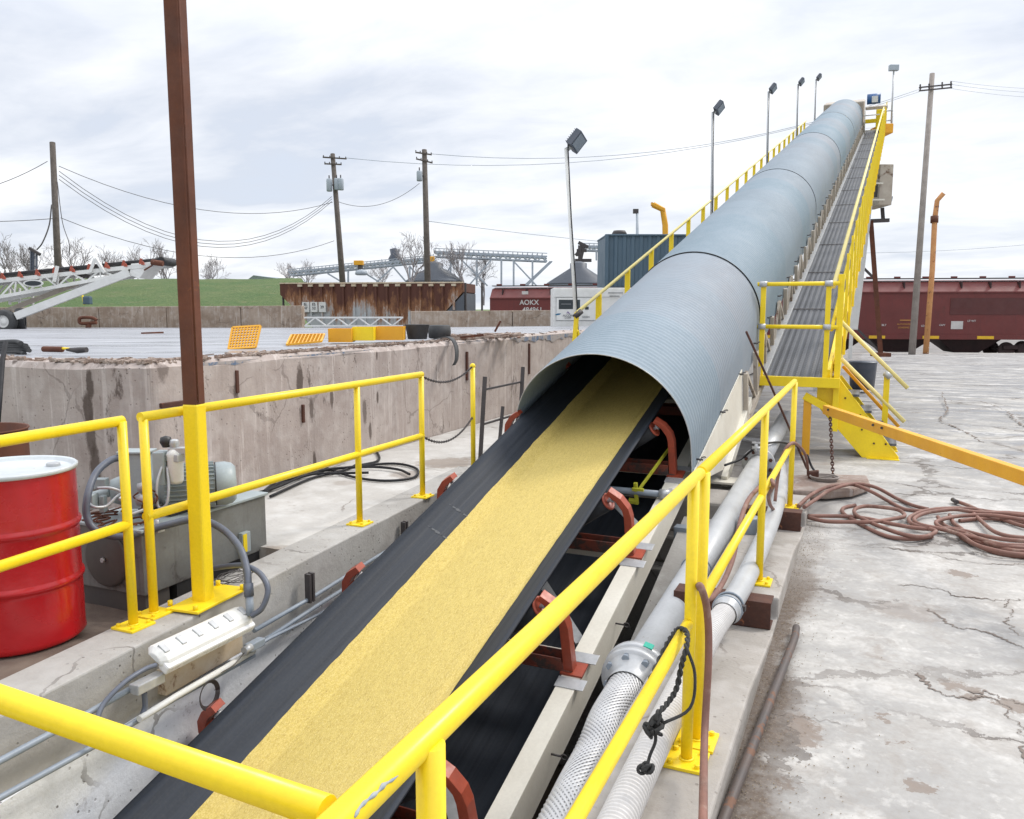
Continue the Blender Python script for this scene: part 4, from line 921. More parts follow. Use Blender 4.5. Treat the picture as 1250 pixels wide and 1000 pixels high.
# ================================================================== WALKWAY ON THE RIGHT OF THE CONVEYOR
YD = 10.62
wa0 = (YD - OC.y) / AX.y * 1.0
ww = thing('inclined_walkway', 'long inclined steel walkway with grey ridged deck and yellow handrails along the tube\'s right side', 'walkway', mw=MC)
S0, S1, ND = .97, 1.72, -.47
A0 = wa0 - .08; A1 = LEN - .4
b = MB()
MB().box((S0, A0, ND - .03), (S1, A1, ND)).build('deck', 'deck', ww, local=True)
b = MB()
for k in range(13):
    x_ = S0 + .03 + (S1 - S0 - .06) * k / 12; b.box((x_ - .009, A0, ND + .001), (x_ + .009, A1, ND + .012))
b.build('deck_ridges', 'deck', ww, local=True)
for i in range(14): MB().box((S0, A0 + 3 + i * 2.4, ND + .013), (S1, A0 + 3.03 + i * 2.4, ND + .02)).build('deck_joint_bar', 'steel_dark', ww, local=True)
b = MB(); b.box((S0 - .10, A0, ND - .12), (S0 + .05, A1, ND + .035)); b.build('inner_curb', 'galv', ww, local=True, bevel=.004)
b = MB(); b.box((S1 + .003, A0, ND - .15), (S1 + .045, A1, ND + .11)); b.build('toe_board', 'yellow', ww, local=True, bevel=.003)
zd = LW(0, A0, ND).z
e0, e1 = LW(S0 - .07, A0, ND), LW(S1 + .16, A0, ND); e0.z = e1.z = zd - .05
MB().obox((e0 + e1) / 2 - V(0, .05, 0), e1 - e0, (0, .08, 0), (0, 0, .12)).build('front_beam', 'yellow', ww, bevel=.004)
# rails along the right side
b = MB(); topn = 1.0
MB().cyl(LW(S1 + .03, A0 + .1, ND) + V(0, 0, 1.08), LW(S1 + .03, A1 + .6, ND) + V(0, 0, 1.08), .027).build('top_rail', 'pale_yellow', ww)
MB().cyl(LW(S1 + .03, A0 + .1, ND) + V(0, 0, .56), LW(S1 + .03, A1 + .6, ND) + V(0, 0, .56), .024).build('mid_rail', 'yellow', ww)
MB().box((S1 + .05, A0 + .6, ND - .42), (S1 + .09, A1, ND - .02)).build('side_channel', 'yellow', ww, local=True, bevel=.003)
for i in range(29):
    p = LW(S1 + .115, A0 + .5 + i * 1.22, ND); MB().obox(p + V(0, 0, .43), (.035, 0, 0), (0, .15, 0), (0, 0, 1.38)).build('rail_post', 'yellow', ww, bevel=.002)
p = LW(S1 + .12, A0 + .05, ND)
MB().obox(V(p.x, p.y, zd + .30), (.07, 0, 0), (0, .08, 0), (0, 0, 1.9)).build('corner_post', 'yellow', ww, bevel=.004)
fy = LW(0, A0, ND).y - .03
xl, xr = e0.x + .05, LW(S1, A0, ND).x - .015
for x_ in (xl, xr):
    MB().obox((x_, fy, zd + .56), (.06, 0, 0), (0, .05, 0), (0, 0, 1.14)).build('gate_post', 'yellow', ww, bevel=.004)
for z_ in (1.14, .62):
    rl = MB().cyl((xl - .07, fy - .03, zd + z_), (xr + .12, fy - .03, zd + z_), .025).build('gate_rail', 'yellow', ww)
    for x_ in (xl, xr): MB().cyl((x_ - .045, fy - .03, zd + z_), (x_ + .045, fy - .03, zd + z_), .036, seg=14).build('pipe_clamp', 'galv', rl)
# legs
for x_ in (e0.x + .62,):
    MB().obox((x_ if x_ > -1 else x_, fy + .02, (zd - .25) / 1 / 2 - .1), (.09, 0, 0), (0, .09, 0), (0, 0, zd - .0)).build('deck_leg', 'amber', ww, bevel=.004)
MB().bar((e0.x + .58, fy, zd - .22), (e1.x - .1, fy, zd - .38), .07, .09).build('leg_brace', 'yellow', ww, bevel=.003)
# stairs going down to the right
st = thing('steel_stairs', 'short yellow steel stairs going down to the right from the walkway deck to the yard', 'stairs', (.2, 11.1, -.12))
xt, xb = e1.x - .14, .40
def stringer(y):
    L = V(xb - xt, 0, -.12 - zd); 
    pol = [V(xt - .12, y, zd - .02), V(xt + .13, y, zd - .02), V(xb, y, -.10), V(xb - .01, y, -.12), V(xb - .40, y, -.12), V(xt - .12, y, zd - .34)]
    s_ = MB().prism(pol, (0, .012, 0)).build('stair_stringer', 'yellow', st, bevel=.002)
    MB().bar(V(xt + .13, y + .025, zd - .015), V(xb, y + .025, -.095), .06, .012, (0, 0, 1)).build('flange', 'yellow', s_)
    b = MB()
    for t_ in (.15, .40, .62, .82):
        for o_ in (-.03, .10):
            c = V(xt, y - .004, zd - .12).lerp(V(xb - .12, y - .004, -.08), t_) + V(o_, 0, 0); b.cyl(c, c + V(0, -.012, 0), .012, seg=6)
    b.build('bolts', 'rust_beam', s_)
    b = MB().obox(V(xb - .17, y - .02, -.115), (.36, 0, 0), (0, .10, 0), (0, 0, .012)).build('foot_plate', 'yellow', s_)
stringer(10.72); stringer(11.38)
for k in range(4):
    z_ = zd - (k + 1) * (zd + .12) / 5; x_ = xt + .10 + (k + .5) * (xb - xt - .1) / 5
    MB().box((x_ - .04, 10.735, z_ - .03), (x_ + .19, 11.375, z_)).build('tread', 'deck', st)
hy = 11.40
h0, h1 = py(1027, 393, hy), py(1108, 474, hy); MB().cyl(h0, h1, .026).build('hand_rail', 'pale_yellow', st)
h2, h3 = py(1027, 438, hy), py(1104, 515, hy); MB().cyl(h2, h3, .026).build('hand_rail', 'pale_yellow', st)
h2, h3 = py(1029, 447, hy + .05), py(1097, 533 - 12, hy + .05); MB().cyl(h2, h3, .022).build('hand_rail', 'amber', st)
pp = py(1083, 456, hy); MB().obox((pp.x, hy, pp.z / 2 - .0), (.07, 0, 0), (0, .04, 0), (0, 0, pp.z + .02)).build('rail_post', 'yellow', st, bevel=.003)
MB().cyl(py(1080, 455, hy - .03), py(1087, 461, hy - .03), .04, seg=14).build('pipe_clamp', 'galv', st)
# left side railing on the conveyor with pole lamps
lw_ = thing('inclined_walkway', 'far side walkway of the conveyor whose yellow handrail shows over the tube', 'walkway', mw=MC)
SL = -1.62
MB().box((-1.60, 2.2, -.87), (-1.0, LEN, -.84)).build('deck', 'deck', lw_, local=True)
MB().cyl(LW(SL, 4.2, .2), LW(SL, LEN, .19), .026).build('top_rail', 'pale_yellow', lw_)
MB().cyl(LW(SL, 4.2, -.3), LW(SL, LEN, -.3), .022).build('mid_rail', 'yellow', lw_)
for i in range(21):
    a_ = 5.2 + i * 1.55; p = LW(SL, a_, .2)
    MB().obox(p - V(0, 0, .55), (.08, 0, 0), (0, .06, 0), (0, 0, 1.1)).build('rail_post', 'yellow', lw_, bevel=.002)
p = LW(SL, 4.2, .2); b = MB().bar(p, p + V(-.06, -.05, -1.1), .06, .05); b.bar(p - V(0, 0, .25), p + V(.07, .35, -1.1), .05, .05); b.build('end_post', 'yellow', lw_, bevel=.003)
MB().cyl(p + V(-.02, -.03, -.06), p + V(.05, .05, .02), .04, seg=12).build('pipe_clamp', 'steel_dark', lw_)
for i, (a_, ut, vt, ub_, vb_, lab) in enumerate(((4.3, 691, 181, 705, 400, 'nearest and largest'), (13.2, 870, 137, 869, 262, 'second nearest'), (22.2, 938, 112, 936, 205, 'third nearest'), (31.0, 974, 103, 972, 170, 'fourth nearest'), (39.0, 996, 97, 994, 150, 'farthest'))):
    base = LW(-1.70, a_ if a_ < 37 else 36.8, -.9); d_ = (base - CAM).dot(FW); topp = at(ut, vt, d_)
    base.x = at(ub_, vb_, d_).x if i else at(707, 425, d_).x; base.y = at(ub_, vb_, d_).y
    L = thing('flood_lamp', 'galvanised pole with dark floodlight, %s of the five along the tube' % lab, 'floodlight', base, group='floodlights along the conveyor')
    b = MB().tube([base, base.lerp(topp, .5) + V(.005, 0, 0), topp], .030, 10); b.build('pole', 'galv' if i else 'white', L)
    MB().tube([base + V(.03, -.02, 0), base.lerp(topp, .4) + V(.045, -.03, 0), base.lerp(topp, .7) + V(.03, -.03, 0), topp + V(.035, -.02, .05), topp + V(.09, 0, .06)], .009, 6).build('wire', 'black_cable', L)
    hd = topp + RT * .155 + V(0, 0, .10); X = (RT * .62 + V(0, 0, .78)).normalized(); Y = (FH * .88 + RT * .42 - V(0, 0, .25)).normalized(); Z = X.cross(Y).normalized(); Y = Z.cross(X).normalized()
    if Z.z < 0: Z = -Z
    h_ = MB().obox(hd, X * .25, Y * .30, Z * .10); 
    for k in range(7): h_.obox(hd + X * (-.105 + .035 * k) + Z * .065, X * .006, Y * .26, Z * .04)
    hh = h_.build('lamp_head', 'lamp_body', L, bevel=.004)
    MB().obox(hd - Z * .053, X * .20, Y * .24, Z * .006).build('glass', 'conduit', hh)
    MB().bar(topp - V(0, 0, .03), hd - X * .05, .06, .06).build('bracket', 'galv', L, bevel=.003)
# ================================================================== RIGHT SIDE: PIPES, HOSES, YARD THINGS
XP = -.985
f1, f2 = px(775, 826, XP), px(926, 566, XP); far_ = px(958, 512, XP)
bp_ = thing('discharge_pipe', 'thick light grey steel pipe running beside the right kerb with bolted flanges', 'pipe', f1)
MB().cyl(f1, f2, .098, seg=36).build('pipe_run', 'pipe', bp_)
MB().cyl(f2, far_ + (far_ - f2) * .05, .098, seg=36).build('pipe_run', 'pipe', bp_)
dp = (f2 - f1).normalized()
def flange(c, m_='galv', nb=8, off=0, R_=.165):
    fl = MB().lathe([(.10, -.024), (R_, -.022), (R_ + .002, 0), (R_, .022), (.10, .024)], c, dp, 40).build('flange', m_, bp_)
    x, y, d = frame(dp)
    b = MB()
    for k in range(nb):
        t = 2 * math.pi * (k + off) / nb; q = c + (x * math.cos(t) + y * math.sin(t)) * (R_ - .032)
        b.cyl(q - dp * .05, q - dp * .022, .019, seg=6); b.cyl(q + dp * .022, q + dp * .045, .017, seg=6)
    b.build('flange_bolts', 'conduit' if m_ == 'galv' else 'rust_beam', fl)
flange(f1 + dp * .03, off=.3); flange(f1 - dp * .025, off=.3, R_=.160); flange(f2, off=.5, m_='pipe')
MB().lathe([(.155, -.03), (.104, -.10), (.104, -.16)], f1 - dp * .0, dp, 36).build('hose_collar', 'galv', bp_)
MB().torus(px(850, 697, XP), dp, .102, .007, 32, 6).build('clamp_ring', 'conduit', bp_)
MATS['green_tape'] = mat('green_tape', (.02, .42, .30), None, 5, .5)
x_, y_, d_ = frame(dp)
MB().obox(f1 + dp * .03 + V(.06, 0, .158), (.045, 0, -.012), dp * .05, (0, 0, .004)).build('tape_mark', 'green_tape', bp_)
# braided hose
hs = [f1 - dp * .14, f1 - dp * .45 + V(.006, 0, .0), px(728, 925, -.955), px(690, 1005, -.93), px(640, 1120, -.90)]
hp_ = spline(hs, 14)
bh = thing('braided_hose', 'braided silver metal hose joined to the pipe flange, running out at the bottom edge', 'hose', hs[0])
MB().tube(hp_, .092, 40).build('hose_core', 'braid_dark', bh)
b = MB(); rB = .096; seglen = (hs[-1] - hs[0]).length
cum = [0]; 
for i in range(1, len(hp_)): cum.append(cum[-1] + (hp_[i] - hp_[i-1]).length)
def onpath(t):
    t = min(max(t, 0), cum[-1] - 1e-5)
    for i in range(1, len(cum)):
        if t <= cum[i]: f = (t - cum[i-1]) / (cum[i] - cum[i-1]); return hp_[i-1].lerp(hp_[i], f), (hp_[i] - hp_[i-1]).normalized()
    return hp_[-1], (hp_[-1] - hp_[-2]).normalized()
NW = 26; npt = int(cum[-1] / .03)
X0_, Y0_, _ = frame(onpath(0)[1])
for sgn in (1, -1):
    for k in range(NW):
        vsL = []
        for i in range(npt + 1):
            t = cum[-1] * i / npt; c, d = onpath(t); x = (X0_ - d * X0_.dot(d)).normalized(); y = x.cross(d)
            an = 2 * math.pi * k / NW + sgn * t * 8.5; wv = .0016 * math.cos(math.pi * (t * 8.5 * NW / math.pi + k * sgn * 0) ) * sgn
            rr_ = rB + wv; dn = .0095 / rB * .80
            vsL += [c + (x * math.cos(an - dn) + y * math.sin(an - dn)) * (rr_ - .001), c + (x * math.cos(an) + y * math.sin(an)) * (rr_ + .0015), c + (x * math.cos(an + dn) + y * math.sin(an + dn)) * (rr_ - .001)]
        b.add(vsL, [(i*3+j, i*3+j+1, (i+1)*3+j+1, (i+1)*3+j) for i in range(npt) for j in (0, 1)], True)
b.build('braid', 'braid', bh, recalc=False)
# second pipe and ribbed hose on the kerb
c2p = [pz(889, 742, .075), pz(905, 716, .075), pz(925, 675, .07), pz(944, 630, .06), pz(953, 596, .03), pz(952, 570, -.02)]
sp = thing('drain_pipe', 'thinner bent grey pipe on the right kerb behind the yellow railing, clamped to ribbed hose', 'pipe', c2p[0])
MB().tube(spline(c2p, 8), .062, 24).build('pipe_run', 'pipe', sp)
dc = (c2p[1] - c2p[0]).normalized(); a_ = c2p[0]
MB().lathe([(.062, .06), (.070, .05), (.070, .0), (.076, -.01), (.076, -.05), (.066, -.06), (.066, -.11)], a_, dc, 28).build('coupling', 'galv', sp)
for o_ in (.03, -.03): MB().torus(a_ + dc * o_, dc, .076, .006, 28, 6).build('band_clamp', 'conduit', sp)
MB().obox(a_ + dc * .03 + V(.075, -.03, .01), (.03, 0, 0), dc * .03, (0, 0, .03)).build('clamp_bolt', 'steel_dark', sp)
rbh = [a_ - dc * .06, pz(868, 772, .08), pz(838, 828, .07), pz(800, 905, .065), pz(762, 985, .06), pz(728, 1060, .06)]
rp_ = spline(rbh, 30); cumr = [0]
for i in range(1, len(rp_)): cumr.append(cumr[-1] + (rp_[i] - rp_[i-1]).length)
pts = []; rs = []; n_ = int(cumr[-1] / .0030)
for i in range(n_):
    t = cumr[-1] * i / n_; j = 1
    while cumr[j] < t: j += 1
    f = (t - cumr[j-1]) / (cumr[j] - cumr[j-1]); pts.append(rp_[j-1].lerp(rp_[j], f)); rs.append(.053 + .008 * max(-.55, math.cos(2 * math.pi * t / .021)))
tag(MB().tube(pts, rs, 26).build('ribbed_hose', 'ribhose'), 'white ribbed flexible hose on the kerb beside the braided metal hose', 'hose')
# steel beams across the kerb
for (u0, v0, u1, lab) in ((868, 737, 934, 'rusty steel beam end lying across the right kerb, the nearer of two'), (945, 628, 984, 'rusty steel beam end lying across the right kerb by the hose coil')):
    p0_, p1_ = pz(u0, v0, .03), pz(u1, v0, .03); 
    b = MB(); x0, x1 = -.98, -.43; y = p1_.y
    b.box((x0, y, -.12), (x1, y + .012, .035)); b.box((x0, y + .012, .018), (x1, y + .16, .03)); b.box((x0, y + .012, -.13), (x1, y + .16, -.118))
    tag(b.build('steel_beam', 'rust_beam', bevel=.003), lab, 'beam')
# brown hoses
def H(pts, r=.0135, seg=10, n=8): return MB().tube(spline(pts, n), r, seg)
ZG = -.105
o = H([pz(858, 1010, .0).lerp(pz(858, 1010, .9), .25), px(860, 900, -.47), px(865, 800, -.48), px(863, 745, -.49), px(855, 716, -.50), px(852, 722, -.60), px(866, 731, -.61), px(882, 712, -.60), px(895, 680, -.59), px(903, 640, -.59), px(915, 608, -.60), px(938, 586, -.585), px(944, 592, -.5), px(938, 606, -.6), px(944, 622, -.62), px(962, 634, -.6), px(978, 620, -.5), px(986, 590, -.5), px(984, 558, -.5), px(970, 541, -.52), px(957, 552, -.58), px(950, 580, -.62), px(946, 612, -.63)], .0135)
tag(o.build('brown_hose', 'hose'), 'brown rubber hose draped over the yellow mid rail and hanging down past the double posts', 'hose')
hc = thing('hose_coil', 'loose tangled coil of rust brown hose lying on the concrete right of the kerb', 'hose', pz(1150, 640, -.12))
def zc(x, y): return (960 + x / 4.1666, 480 + y / 4.1666)
coil = [
 [(60, 575), (130, 515), (220, 475), (330, 465), (420, 495), (520, 550), (600, 590), (700, 600)],
 [(90, 580), (150, 540), (230, 490), (340, 462), (450, 478), (560, 535), (640, 570), (720, 590)],
 [(110, 625), (220, 625), (330, 628), (420, 640), (560, 670), (700, 690), (850, 690), (1000, 725), (1120, 745), (1260, 755)],
 [(110, 632), (200, 652), (320, 655), (430, 655), (540, 640), (600, 625), (570, 595), (480, 580), (400, 575), (350, 590), (350, 615), (390, 640), (480, 680), (600, 720), (700, 730), (760, 705), (730, 690)],
 [(350, 570), (290, 585), (290, 612), (350, 650), (420, 690), (520, 730), (640, 742), (740, 730)],
 [(850, 545), (920, 570), (1000, 605), (1080, 635), (1180, 670), (1270, 690)],
 [(1260, 620), (1150, 610), (1050, 605), (950, 590), (860, 585), (760, 590), (680, 605), (625, 635), (640, 665), (720, 685), (820, 690), (920, 715), (1020, 760), (1120, 780), (1270, 790)],
 [(1260, 630), (1180, 620), (1080, 610), (960, 605), (860, 592), (780, 598), (700, 612), (650, 640), (680, 668), (780, 690), (880, 720), (960, 770), (1060, 800), (1160, 818), (1270, 825)],
 [(770, 630), (800, 670), (860, 700), (900, 740), (980, 780), (1080, 815), (1180, 830), (1270, 832)],
 [(830, 620), (850, 660), (890, 690), (940, 740), (1030, 770), (1150, 800), (1270, 805)],
 [(950, 610), (990, 650), (1050, 700), (1120, 725), (1200, 735), (1270, 740)],
 [(1260, 650), (1180, 640), (1080, 625), (980, 620), (880, 625), (800, 640), (760, 660), (800, 690), (870, 715), (980, 740), (1100, 770), (1270, 775)],
 [(880, 650), (960, 640), (1060, 640), (1180, 655), (1270, 660)]]
for k, L in enumerate(coil):
    P_ = [pz(*zc(x, y), (ZG if k > 1 or x > 500 else ZG + .13 * min(1, (500 - x) / 60)) + .004 + .011 * (k % 4) + .006 * math.sin(i * 1.7 + k)) for i, (x, y) in enumerate(L)]
    MB().tube(spline(P_, 8), .0165, 10).build('hose_loop', 'hose', hc)
MB().cyl(pz(1163, 610, ZG + .02), pz(1168, 613, ZG + .02), .02, seg=10).build('hose_end', 'steel_dark', hc)
# rusty pipe on ground
o = MB().tube(spline([pz(972, 766, -.08), pz(970, 779, -.08), pz(960, 805, -.085), pz(934, 872, -.085), pz(905, 945, -.085), pz(868, 1040, -.085)], 8), [.020] * 41, 14)
tag(o.build('loose_pipe', mat('brown_black_pipe', (.11, .075, .06), (.06, .055, .055), 3, .5, bump=.2, dirt=(.16, .085, .055), dscale=9, dthr=.55)), 'dark rusty bent pipe lying on the ground along the foot of the right kerb', 'pipe')
# dirt with chaff at the foot of the kerb
b = MB(); rr = random.Random(11)
for i in range(1800):
    y = rr.uniform(1.8, 7.2); x = -.40 + abs(rr.gauss(0, .11)); s_ = rr.uniform(.001, .003)
    if rr.random() < .06: x, y = rr.gauss(-.12, .14), rr.gauss(3.45, .3)
    a = rr.uniform(0, 6.28); b.obox((x, y, -.118 + .002), (math.cos(a) * s_ * 2, math.sin(a) * s_ * 2, 0), (-math.sin(a) * s_, math.cos(a) * s_, 0), (0, 0, s_ * .7))
MATS['chaff'] = mat('chaff_and_grit', (.34, .27, .17), (.16, .125, .095), 30, .9, world=True)
tag(b.build('chaff', 'chaff', recalc=False), 'dry chaff and grit scattered on the ground along the kerb foot', 'chaff', kind='stuff')
# gate bar, chain, plates
b0, b1 = pz(1008, 500, .60), pz(1420, 640, .60)
gb = thing('barrier_bar', 'orange yellow square barrier bar crossing the yard in front of the stairs', 'barrier', b0)
MB().bar(b0, b1, .07, .098).build('bar', 'amber', gb, bevel=.006)
b = MB()
for t_ in (.03, .27, .31): c = b0.lerp(b1, t_) - V(.02, .045, -.02); b.cyl(c, c + V(-.006, -.02, 0), .012, seg=6)
b.build('bolts', 'steel_dark', gb)
chain(b0 + V(.045, -.02, -.03), pz(1017, 586, -.02), 0, .006, 24, 'dark rusty chain hanging from the barrier bar to the concrete block', kind_mat='rust_beam')
cp = pz(1006, 588, -.03); t = thing('chain_pile', 'small pile of pale rope and plate at the foot of the hanging chain', 'rope', cp)
b = MB()
for k in range(4): b.tube([cp + V(math.cos(a) * (.10 + .012 * k), math.sin(a) * (.10 + .01 * k), .014 * k + .01) for a in [i * .42 for i in range(16)]], .009, 6)
b.build('rope_loops', 'wood_pale', t)
cp = pz(1035, 587, -.10); b = MB(); rr = random.Random(2)
for k in range(12): c = cp + V(rr.uniform(-.16, .16), rr.uniform(-.04, .04), rr.uniform(0, .02)); b.torus(c, (rr.uniform(-1, 1), rr.uniform(-1, 1), 1), .022, .007, 10, 5)
tag(b.build('chain', 'conduit'), 'short heap of grey chain links on the block right of the hanging chain', 'chain')
# cracks running across the yard concrete
cr = thing('ground_cracks', 'dark branching cracks across the pale yard concrete at the right', 'cracks', pz(1150, 750, -.12))
cr['kind'] = 'structure'; rr = random.Random(21)
def crack(pts, w0):
    P_ = spline([pz(u, v, -.1165) for u, v in pts], 30); vs = []; n = len(P_)
    for i, p in enumerate(P_):
        d = (P_[min(i + 1, n - 1)] - P_[max(i - 1, 0)]).normalized(); s_ = V(-d.y, d.x, 0); j = s_ * mnoise.noise(V(p.x * 9, p.y * 9, 1)) * .05 + s_ * mnoise.noise(V(p.x * 40, p.y * 40, 5)) * .03 + s_ * rr.uniform(-.005, .005)
        w_ = w0 * .55 * (.2 + 1.6 * max(0, mnoise.noise(V(p.x * 5, p.y * 5, 7)) + .25)) * min(1, (i + .3) / 6, (n - i) / 6) + .0012
        vs += [p + j - s_ * w_, p + j + s_ * w_ * rr.uniform(.6, 1.3)]
    m_ = MB(); m_.add(vs, [(2*i, 2*i+1, 2*i+3, 2*i+2) for i in range(n - 1)]); m_.build('crack', 'crack_dirt', cr, recalc=False)
MATS['crack_dirt'] = mat('crack_dirt', (.13, .10, .085), (.22, .185, .16), 9, .9, world=True)
for pts, w0 in (([(1080, 668), (1120, 674), (1160, 682), (1200, 688), (1260, 690), (1330, 700)], .012), ([(1095, 712), (1140, 718), (1190, 730), (1230, 733), (1260, 727), (1330, 735)], .010), ([(1228, 732), (1232, 745), (1228, 760), (1246, 775), (1290, 790)], .010),
    ([(1130, 742), (1150, 756), (1175, 768), (1205, 772), (1250, 790), (1320, 800)], .012), ([(1110, 822), (1135, 838), (1165, 850), (1205, 853), (1232, 866), (1246, 890), (1252, 930), (1275, 960)], .014), ([(940, 877), (975, 873), (1000, 878), (1026, 884)], .005), ([(1180, 842), (1215, 846), (1240, 858), (1290, 862)], .016),
    ([(1150, 478), (1156, 500), (1148, 512), (1172, 524), (1200, 540)], .03), ([(1150, 490), (1190, 489), (1225, 500), (1250, 520), (1300, 530)], .03), ([(1060, 560), (1120, 566), (1190, 572), (1260, 575)], .012), ([(1110, 455), (1180, 462), (1260, 466)], .03), ([(1090, 602), (1150, 606), (1215, 612)], .008)): crack(pts, w0)
# broken rusty block by the hose
b = MB().prism([pz(965, 609, -.1), pz(1010, 610, -.1), pz(1042, 607, -.1), pz(1062, 600, -.1), pz(1058, 590, -.1), pz(1000, 588, -.1), pz(965, 590, -.1)], (0, 0, .085))
MATS['stain_block'] = mk_conc('rust_stained_block', (.33, .26, .22), (.22, .15, .12), (.42, .38, .35), (.16, .07, .05), True, .6, 0)
tag(b.build('concrete_block', 'stain_block', bevel=.02), 'low rust stained concrete block end under the chain, behind the hose coil', 'block')
# leaning rod
r0, r1 = at(911, 405, 8.2), at(966, 528, 9.0)
tag(MB().tube([r0, r0.lerp(r1, .5) + V(0, 0, .01), r1, pz(985, 572, -.02)], .012, 8).build('steel_rod', 'rust_beam'), 'thin rusty rod leaning between the tube and the railing corner', 'rod')
# small valve and cable over the pipe
v0 = f2 + V(-.02, -.08, .13); t = thing('valve_fitting', 'small brass and steel valve fitting on top of the pipe flange', 'valve', v0)
b = MB().cyl(v0, v0 + V(0, 0, .09), .018, seg=10); b.obox(v0 + V(0, 0, .10), (.09, 0, 0), (0, .02, 0), (0, 0, .015)); b.cyl(v0 + V(-.04, 0, .045), v0 + V(.05, 0, .045), .016, seg=10); b.build('valve_body', 'galv', t)
cable('power_cable', 'black cable lying across the grey pipe behind the kerb railing', [px(*q_) for q_ in ((885, 568, -1.25), (905, 560, -1.15), (925, 545, -1.0), (950, 540, -.88), (975, 545, -.75))], .012, 'black_cable')
b = thing('cable_plug', 'black cable gland with rust brown plug on the block by the kerb end', 'plug', pz(995, 580, 0))
MB().tube(spline([at(985, 555, 8.4), at(990, 568, 8.4), at(995, 576, 8.3)], 5), .012, 8).build('lead', 'black_cable', b); MB().obox(pz(993, 580, .02), (.10, 0, .02), (0, .08, 0), (0, 0, .09)).build('plug_body', 'rust_beam', b, bevel=.015)
# rope tied on mid rail near double post
rpx = [px(u, v, x) for u, v, x in ((790, 838, -.60), (805, 805, -.60), (818, 780, -.585), (828, 768, -.57), (838, 772, -.52), (838, 790, -.50), (832, 812, -.51), (826, 840, -.52), (815, 858, -.54), (802, 872, -.56), (797, 885, -.58))]
t = thing('black_rope', 'black twisted rope tied over the mid rail beside the double post, knotted end hanging', 'rope', rpx[3])
sp_ = spline(rpx, 10)
for ph in (0, math.pi):
    pts = []
    for i, c in enumerate(sp_):
        d = (sp_[min(i+1, len(sp_)-1)] - sp_[max(i-1, 0)]).normalized(); x, y, _ = frame(d); an = i * .9 + ph; pts.append(c + (x * math.cos(an) + y * math.sin(an)) * .005)
    MB().tube(pts, .0055, 6).build('strand', 'rubber_strap', t)
e = rpx[-1]; b = MB(); rr = random.Random(4)
for k in range(7): b.torus(e + V(rr.uniform(-.02, .02), rr.uniform(-.02, .02), rr.uniform(-.03, .02)), (rr.uniform(-1, 1), rr.uniform(-1, 1), rr.uniform(-1, 1)), .020, .0065, 12, 6)
b.tube(spline([e, e + V(.01, 0, -.05), e + V(-.005, -.01, -.10), e + V(-.01, -.02, -.13)], 5), .006, 6)
for k in range(5): b.torus(e + V(rr.uniform(-.03, .02), -.02, -.14 + rr.uniform(-.01, .01)), (rr.uniform(-1, 1), rr.uniform(-1, 1), rr.uniform(-1, 1)), .014, .006, 10, 6)
b.tube(spline([rpx[5], rpx[5] + V(.03, 0, -.09), rpx[7] + V(.045, 0, -.06), e + V(.03, 0, .01)], 5), .0055, 6)
b.build('knot', 'rubber_strap', t)
# yellow tag fragment at bottom
c = pz(767, 992, .006); tag(MB().obox(c, (.022, .01, 0), (-.006, .02, 0), (0, 0, .008)).build('yellow_fragment', 'yellow'), 'tiny yellow fragment lying on the kerb at the bottom edge', 'fragment')
# boxes on the pit end wall
for (u, v, w_, h_, m_, lab) in ((835, 655, .16, .14, 'conduit', 'grey blue electrical box on the pit end wall beside the pipe'),):
    c = py(u, v, 6.9); t = thing('electrical_box', lab, 'box', c); MB().obox(c, (w_, 0, 0), (0, .12, 0), (0, 0, h_ * 1.3)).build('case', m_, t, bevel=.006)
    MB().obox(c - V(0, .064, 0), (w_ * .85, 0, 0), (0, .006, 0), (0, 0, h_ * 1.1)).build('cover_plate', 'conduit', t)
c = py(913, 655, 6.5); tag(MB().lathe([(0, .16), (.075, .16), (.08, .15), (.08, -.1), (0, -.1)], c, seg=24).build('pipe_stub', 'conduit'), 'short dark grey vertical pipe stub between pipe and kerb', 'pipe')
# grey waste bin behind stairs
p = pz(1052, 475, -.16); t = thing('waste_bin', 'dark grey blue plastic bin standing behind the stairs', 'bin', p)
MB().lathe([(0, 0), (.26, 0), (.30, .62), (.31, .64), (.28, .64), (.25, .1), (0, .1)], p, seg=24).build('shell', 'lamp_body', t)
MB().lathe([(0, .645), (.32, .64), (.33, .62)], p, seg=24).build('rim', 'lamp_body', t)
